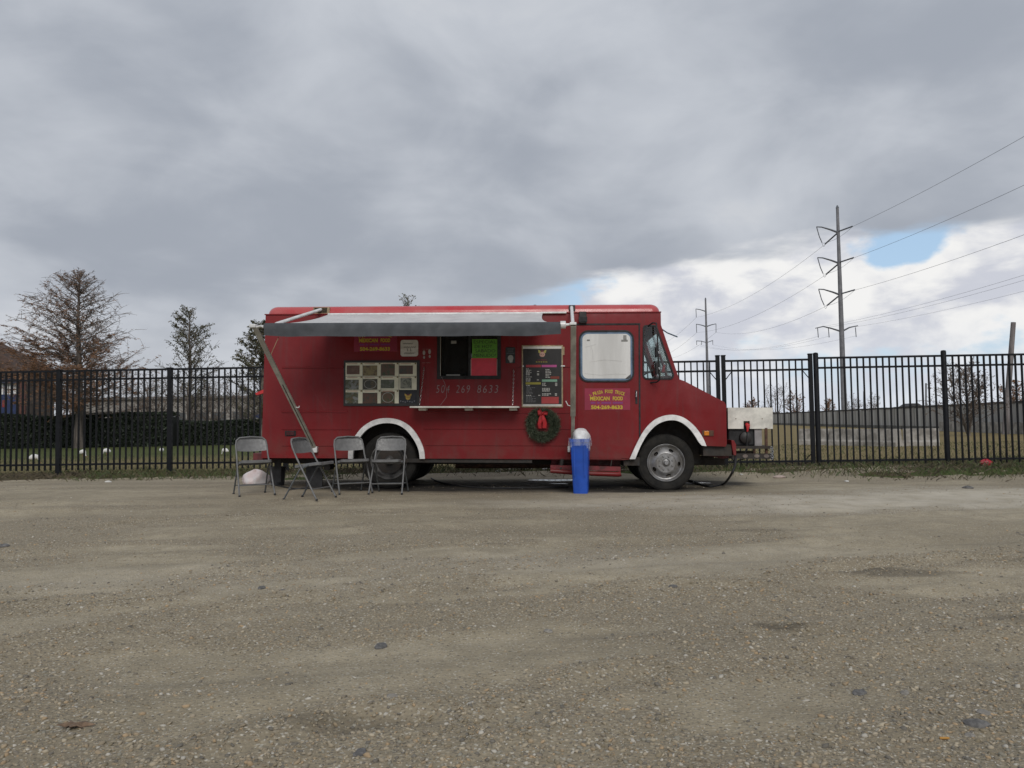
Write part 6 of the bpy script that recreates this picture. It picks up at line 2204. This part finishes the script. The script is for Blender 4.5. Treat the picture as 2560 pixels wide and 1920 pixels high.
# lower retaining step in front of the right part of the wall
sA = A + dW * -24 + nW * 0.7
o = MB().box(0, 31, -0.15, 0.15, -0.1, 0.62).build('retaining_kerb', M_CONC, None)
o.location = sA
o.rotation_euler = (0, 0, angW)
tag(o, 'low concrete kerb along the foot of the wall at the right', 'kerb')
# hut roof peeping over the wall
p = gpt(2335, 62)
e = tag(empty('hut', p + Vector((0, 3, 0))), 'small dark gabled hut roof peeping above the concrete wall', 'hut')
MB().box(-0.6, 0.6, 0, 0.9, 0, 1.76).build('wall', M_HUT, e)
MB().prism([(-0.75, 1.75), (0.75, 1.75), (0.2, 2.05), (-0.25, 2.05)], -0.3, 1.2).build('roof', mat('dark_roof_felt', (0.06, 0.06, 0.065), 0.8), e)


def jersey(p0, p1, lab):
    L = (p1 - p0).length
    a = math.atan2(p1.y - p0.y, p1.x - p0.x)
    prof_ = [(-0.20, 0.0), (0.20, 0.0), (0.20, 0.16), (0.15, 0.22), (0.075, 0.58), (0.07, 0.60), (-0.07, 0.60), (-0.075, 0.58), (-0.15, 0.22), (-0.20, 0.16)]
    vs = [(0.0, y, z) for y, z in prof_] + [(L, y, z) for y, z in prof_]
    n = len(prof_)
    fs = [tuple(range(n)), tuple(range(2 * n - 1, n - 1, -1))] + [(i, (i + 1) % n, (i + 1) % n + n, i + n) for i in range(n)]
    o = MB().add(vs, fs).build('concrete_barrier', M_CONC, None, bevel=0.012)
    o.location = p0
    o.rotation_euler = (0, 0, a)
    return tag(o, lab, 'barrier', 'concrete barriers lying in the field')


def fieldpt(px_, py_):
    d = ray(px_, py_)
    t_ = (0.01 - CAM_H) / d.z
    p = CAM_O + d * t_
    return Vector((p.x, p.y, 0.005))


jersey(fieldpt(2001, 1112), fieldpt(2076, 1113), 'weathered concrete barrier behind the thick gate post, leftmost of three')
jersey(fieldpt(2079, 1113.5), fieldpt(2250, 1117.5), 'longest concrete barrier in the field, middle of three')
jersey(fieldpt(2258, 1116), fieldpt(2349, 1116), 'short concrete barrier left of the round fence post, rightmost of three')

# leaning pole
b0 = gpt(2511, 41)
top = atY(2533.5, 806, 41)
o = MB().tube([b0 + Vector((0, 0, -0.2)), b0.lerp(top, 0.5), top], [0.16, 0.135, 0.115], 14).build('leaning_pole', M_WOOD, None, smooth=50)
tag(o, 'broken-off grey pole leaning right in front of the concrete wall', 'pole')
o = MB().tube([gpt(2516, 42.5), atY(2525, 935, 42.5)], 0.06, 8).build('thin_post', M_DKSTEEL, None, smooth=50)
tag(o, 'thin dark post standing right behind the leaning pole', 'post')
for px_, pt, lab in ((2160, 978, 'thin far utility post beyond the wall, right of the steel power pole'), (2315, 958, 'thin far utility post above the wall left of the round fence post')):
    b0 = gpt(px_, 110)
    tp = atY(px_, pt, 110)
    o = MB().tube([b0, tp], 0.11, 8).build('utility_post', M_DKSTEEL, None, smooth=50)
    tag(o, lab, 'post', 'far utility posts')

# ================================================================== POWER LINE
def steel_pole(px_base, Y, py_top, px_top, lab, scale, far_=False):
    base = gpt(px_base, Y)
    top = atY(px_top, py_top, Y)
    H = top.z
    e = tag(empty('power_pole', base), lab, 'power pole', 'steel power poles')
    mpx = Y / FPX                       # metres per photo pixel at this depth
    MB().tube([(0, 0, -0.5), (0, 0, H * 0.5), (0, 0, H)], [0.52, 0.40, 0.24], 12).build('shaft', M_STEEL, e, smooth=50)
    MB().tube([(0, 0, H), (0, 0, H + 0.5)], [0.30, 0.08], 8).build('top_cap', M_DKSTEEL, e)
    return e, base, H, mpx


def catenary(a, b, sag, r, n=24, m_=None):
    pts = []
    for k in range(n + 1):
        t_ = k / n
        p = a.lerp(b, t_)
        p.z -= 4 * sag * t_ * (1 - t_)
        pts.append(p)
    return MB().tube(pts, r, 4, cap=False)


YP1, YP2 = 140.0, 247.0
e1, B1, H1, m1 = steel_pole(2112, YP1, 520, 2098, 'tall steel power pole with curved arms behind the right part of the fence', 1)
anch = {}
ptz = lambda py_, px_=2105, Y=YP1: atY(px_, py_, Y).z
for k, (ya, lt) in enumerate(((577, 0), (654, 1), (733, 2))):
    zc_ = ptz(ya)
    # long upswept arm to the left
    arm = MB().tube([(0, 0, zc_ - 0.3), (-1.4, 0, zc_ + 0.25), (-2.9, 0, zc_ + 0.72), (-3.8, 0, zc_ + 0.78)], [0.19, 0.15, 0.11, 0.09], 7).build('arm', M_DKSTEEL, e1, smooth=50)
    MB().tube([(-3.78, 0, zc_ + 0.75), (-3.35, 0, zc_ - 1.0), (-2.9, 0, zc_ - 2.1)], 0.085, 6).build('insulator', M_DKSTEEL, arm, smooth=50)
    MB().tube([(0, -0.2, zc_ - 0.15), (1.45, -2.6, zc_ + 0.15)], 0.13, 7).build('strain_insulator', M_DKSTEEL, arm, smooth=50)
    MB().tube([(0, 0.2, zc_ - 0.3), (-1.35, 2.6, zc_ - 1.75)], 0.13, 7).build('strain_insulator', M_DKSTEEL, arm, smooth=50)
    jp = []
    J0, J1, J2 = Vector((1.45, -2.6, zc_ + 0.1)), Vector((-2.9, 0, zc_ - 2.2)), Vector((-1.35, 2.6, zc_ - 1.8))
    for j in range(9):
        t_ = j / 8
        q = J0.lerp(J1, t_)
        q.z -= 2.2 * t_ * (1 - t_)
        jp.append(q)
    for j in range(1, 7):
        t_ = j / 6
        q = J1.lerp(J2, t_)
        q.z -= 2.0 * t_ * (1 - t_)
        jp.append(q)
    MB().tube(jp, 0.028, 4, cap=False).build('jumper_wire', M_WIRE, arm)
    anch[k] = (B1 + J0, B1 + J2)
zc_ = ptz(826, 2108)
arml = MB().tube([(0, 0, zc_ - 0.2), (-1.8, 0, zc_ + 0.4), (-3.2, 0, zc_ + 0.75), (-4.6, 0, zc_ + 0.45)], [0.17, 0.13, 0.10, 0.07], 7).build('cross_arm', M_DKSTEEL, e1, smooth=50)
armr = MB().tube([(0, 0, zc_ - 0.2), (1.4, 0, zc_ + 0.5), (2.9, 0, zc_ + 0.8)], [0.17, 0.12, 0.08], 7).build('cross_arm', M_DKSTEEL, e1, smooth=50)
low = []
for x_, pr2 in ((-4.2, arml), (-2.3, arml), (2.45, armr)):
    MB().tube([(x_, 0, zc_ + 0.5), (x_ + 0.08, 0, zc_ - 1.2)], 0.075, 6).build('insulator', M_DKSTEEL, pr2)
    low.append(B1 + Vector((x_, 0, zc_ + 0.6)))
e2, B2, H2, m2 = steel_pole(1772, YP2, 748, 1766, 'smaller farther steel power pole seen past the nose of the truck', 1)
anch2 = {}
for k, py_ in enumerate((777, 815)):
    zc2 = atY(1768, py_, YP2).z
    for s in ((-1,) if k == 0 else (-1, 1)):
        arm = MB().tube([(0, 0, zc2 - 0.2), (s * 1.6, 0, zc2 + 0.35), (s * 3.1, 0, zc2 + 0.65)], [0.18, 0.14, 0.10], 6).build('arm', M_DKSTEEL, e2, smooth=50)
        MB().tube([(s * 3.05, 0, zc2 + 0.6), (s * 3.0, 0, zc2 - 2.0)], 0.10, 6).build('insulator', M_DKSTEEL, arm)
        anch2[len(anch2)] = B2 + Vector((s * 3.0, 0, zc2 - 2.0))
zc2 = atY(1770, 855, YP2).z
arm = MB().tube([(-3.2, 0, zc2 + 0.4), (-1.6, 0, zc2 + 0.3), (0, 0, zc2 - 0.2), (1.4, 0, zc2 + 0.3), (2.0, 0, zc2 + 0.45)], 0.11, 6).build('cross_arm', M_DKSTEEL, e2, smooth=50)
low2 = []
for x_ in (-3.1, -1.6, 1.9):
    MB().tube([(x_, 0, zc2 + 0.35), (x_, 0, zc2 - 0.9)], 0.08, 6).build('insulator', M_DKSTEEL, arm)
    low2.append(B2 + Vector((x_, 0, zc2 - 0.9)))
# next pole of the line, beside the camera's right (outside the frame), carries the near spans
B0 = B1 + (B1 - B2) * 1.02
B3 = B2 + (B2 - B1) * 1.05
e0 = tag(empty('power_pole', (B0.x, B0.y, 0)), 'steel power pole carrying the near ends of the power lines', 'power pole', 'steel power poles')
MB().tube([(0, 0, -0.5), (0, 0, H1 * 0.5), (0, 0, H1)], [0.52, 0.40, 0.24], 12).build('shaft', M_STEEL, e0, smooth=50)
for k, ya in enumerate((577, 654, 733)):
    MB().tube([(0, 0, ptz(ya)), (-1.5, 0, ptz(ya) + 0.5), (2.0, 0, ptz(ya) + 0.2)], 0.1, 6).build('arm', M_DKSTEEL, e0)
MB().tube([(-4.4, 0, zc_ + 0.6), (0, 0, zc_), (2.9, 0, zc_ + 0.6)], 0.1, 6).build('cross_arm', M_DKSTEEL, e0)
ords = ('highest', 'second', 'third')
for k in range(3):
    a = anch[k][0]
    b = Vector((B0.x + 2.0, B0.y, ptz((577, 654, 733)[k]) + 0.2))
    tag(catenary(a, b, 1.5, 0.024).build('power_line', M_WIRE, None), '%s heavy wire rising from the tall power pole to the right edge' % ords[k], 'power line', 'power lines')
    a = anch[k][1]
    b = anch2[min(k, len(anch2) - 1)]
    tag(catenary(a, b, 2.2, 0.022).build('power_line', M_WIRE, None), '%s heavy wire running left from the tall power pole to the farther one' % ords[k], 'power line', 'power lines')
    a = low[k]
    b = Vector((B0.x + (-4.2, -2.3, 2.45)[k], B0.y, zc_ + 0.6))
    tag(catenary(a, b, 1.6, 0.015).build('power_line', M_WIRE, None), '%s thin wire from the lower cross arm of the tall pole to the right edge' % ords[k], 'power line', 'power lines')
    a = low[k] + Vector((0, 0, -1.6))
    tag(catenary(a, low2[k], 2.0, 0.016).build('power_line', M_WIRE, None), '%s thin wire from the lower cross arm of the tall pole to the farther pole' % ords[k], 'power line', 'power lines')
    b = anch2[k] + (B3 - B2)
    tag(catenary(anch2[k], b, 2.2, 0.025).build('power_line', M_WIRE, None), '%s wire leading away beyond the farther power pole towards the cab' % ords[k], 'power line', 'power lines')

# ================================================================== STONES AND LITTER ON THE LOT
stones = [(952, 1617, 0.036, M_STONE, 'rounded dark grey stone left of centre in the gravel'), (655, 1471, 0.030, M_STONE, 'flat dark stone on the smooth gravel left of centre'), (706, 1475, 0.016, M_STONE, 'tiny dark stone beside the flat dark stone'),
          (2148, 1734, 0.032, M_STONE, 'dark flat slate chip in the gravel at right'), (2262, 1733, 0.025, M_STONEL, 'grey stone to the right of the dark slate chip'), (2442, 1812, 0.034, M_STONE, 'largest grey stone at the lower right'), (2462, 1783, 0.024, M_STONEL, 'pale stone above the largest grey stone at the lower right'),
          (1682, 1460, 0.028, M_STONE, 'small dark stone on bare ground right of centre'), (8, 1366, 0.05, M_STONE, 'dark stone at the left edge of the lot'), (1370, 1578, 0.028, M_STONEL, 'pale flat stone right of the lot centre'), (900, 1883, 0.026, M_STONE, 'blue-grey stone in the gravel near the bottom'),
          (980, 1742, 0.022, M_STONEL, 'pale angular stone left of centre near the bottom'), (2425, 1838, 0.018, M_STONEL, 'small pale stone below the largest grey stone'), (2420, 1221, 0.07, M_STONE, 'dark clod on the pale ground at far right')]
for k, (px_, py_, s, mm, lab) in enumerate(stones):
    p = onground(px_, py_)
    r = random.Random(k)
    o = lumpy(s * r.uniform(0.9, 1.3), s * r.uniform(0.7, 0.9), s * r.uniform(0.35, 0.5), 100 + k, 7, 12, 0.22, 0.3).build('stone', mm, None, smooth=35)
    o.location = p + Vector((0, 0, -0.004))
    o.rotation_euler = (0, 0, r.uniform(0, 6.28))
    tag(o, lab, 'stone', 'larger stones in the gravel')
p = onground(190, 1818)
vs = []
star = []
for k in range(16):
    a = 2 * math.pi * k / 16
    rr = 0.045 * (1.0 if k % 4 == 0 else (0.45 if k % 2 else 0.7))
    star.append((rr * 1.5 * math.cos(a), rr * math.sin(a), 0.006 + 0.006 * math.sin(3 * a)))
MB_l = MB().add([(0, 0, 0.012)] + star + [(0, 0, 0.008)] + [(x, y, z - 0.002) for x, y, z in star], [(0, k + 1, (k + 1) % 16 + 1) for k in range(16)] + [(17, (k + 1) % 16 + 18, k + 18) for k in range(16)])
o = MB_l.build('fallen_leaf', M_LEAFB, None)
o.location = p + Vector((0, 0, 0.004))
tag(o, 'brown lobed leaf lying on the gravel at lower left', 'leaf')
p = onground(2365, 1850)
o = MB().tube([(-0.018, 0, 0.005), (0.010, 0.003, 0.005)], 0.004, 7).build('cigarette_butt', M_CIG, None)
o.location = p
o.rotation_euler = (0, 0, -0.2)
tag(o, 'orange cigarette butt on the gravel at lower right', 'cigarette butt')
p = onground(2465, 1170)
o = lumpy(0.10, 0.07, 0.075, 77, 12, 26, amp=0.4).build('red_litter', mat('red_film', (0.42, 0.012, 0.03), 0.45, vary=0.2, bump=0.6, bscale=20), None, smooth=50)
o.location = Vector((p.x, p.y, float(grass_z(p.x, p.y))))
tag(o, 'crumpled red plastic litter at the foot of the fence on the right', 'litter')
for k, (px_, py_, s, lab) in enumerate(((1948, 1188, 0.10, 'pinkish white scrap of litter in the weeds right of the generator'), (1150, 1183, 0.05, 'white scrap of litter in the weeds left under the truck'), (1245, 1180, 0.055, 'white scrap of litter in the weeds under the middle of the truck'), (1366, 1177, 0.09, 'crushed white cup in the weeds left of the entry step'),
                                       (2116, 1188, 0.05, 'white litter scrap in the weeds right of the thick gate post'), (270, 1206, 0.06, 'pale litter scrap on the verge between the left fence posts'), (1735, 1207, 0.05, 'white scrap on the ground right behind the front wheel'), (1853, 1187, 0.04, 'small white scrap below the generator'))):
    p = onground(px_, py_)
    o = lumpy(s, s * 0.6, s * 0.35, 200 + k, 6, 10, 0.3, 0.3).build('litter_scrap', M_PAPER if k else mat('pinkish_paper', (0.45, 0.36, 0.32), 0.8), None, smooth=40)
    zz = float(max(gz(p.x, p.y), grass_z(p.x, p.y)))
    o.location = Vector((p.x, p.y, zz))
    o.rotation_euler = (0, 0, k * 1.3)
    tag(o, lab, 'litter', 'litter scraps along the verge')
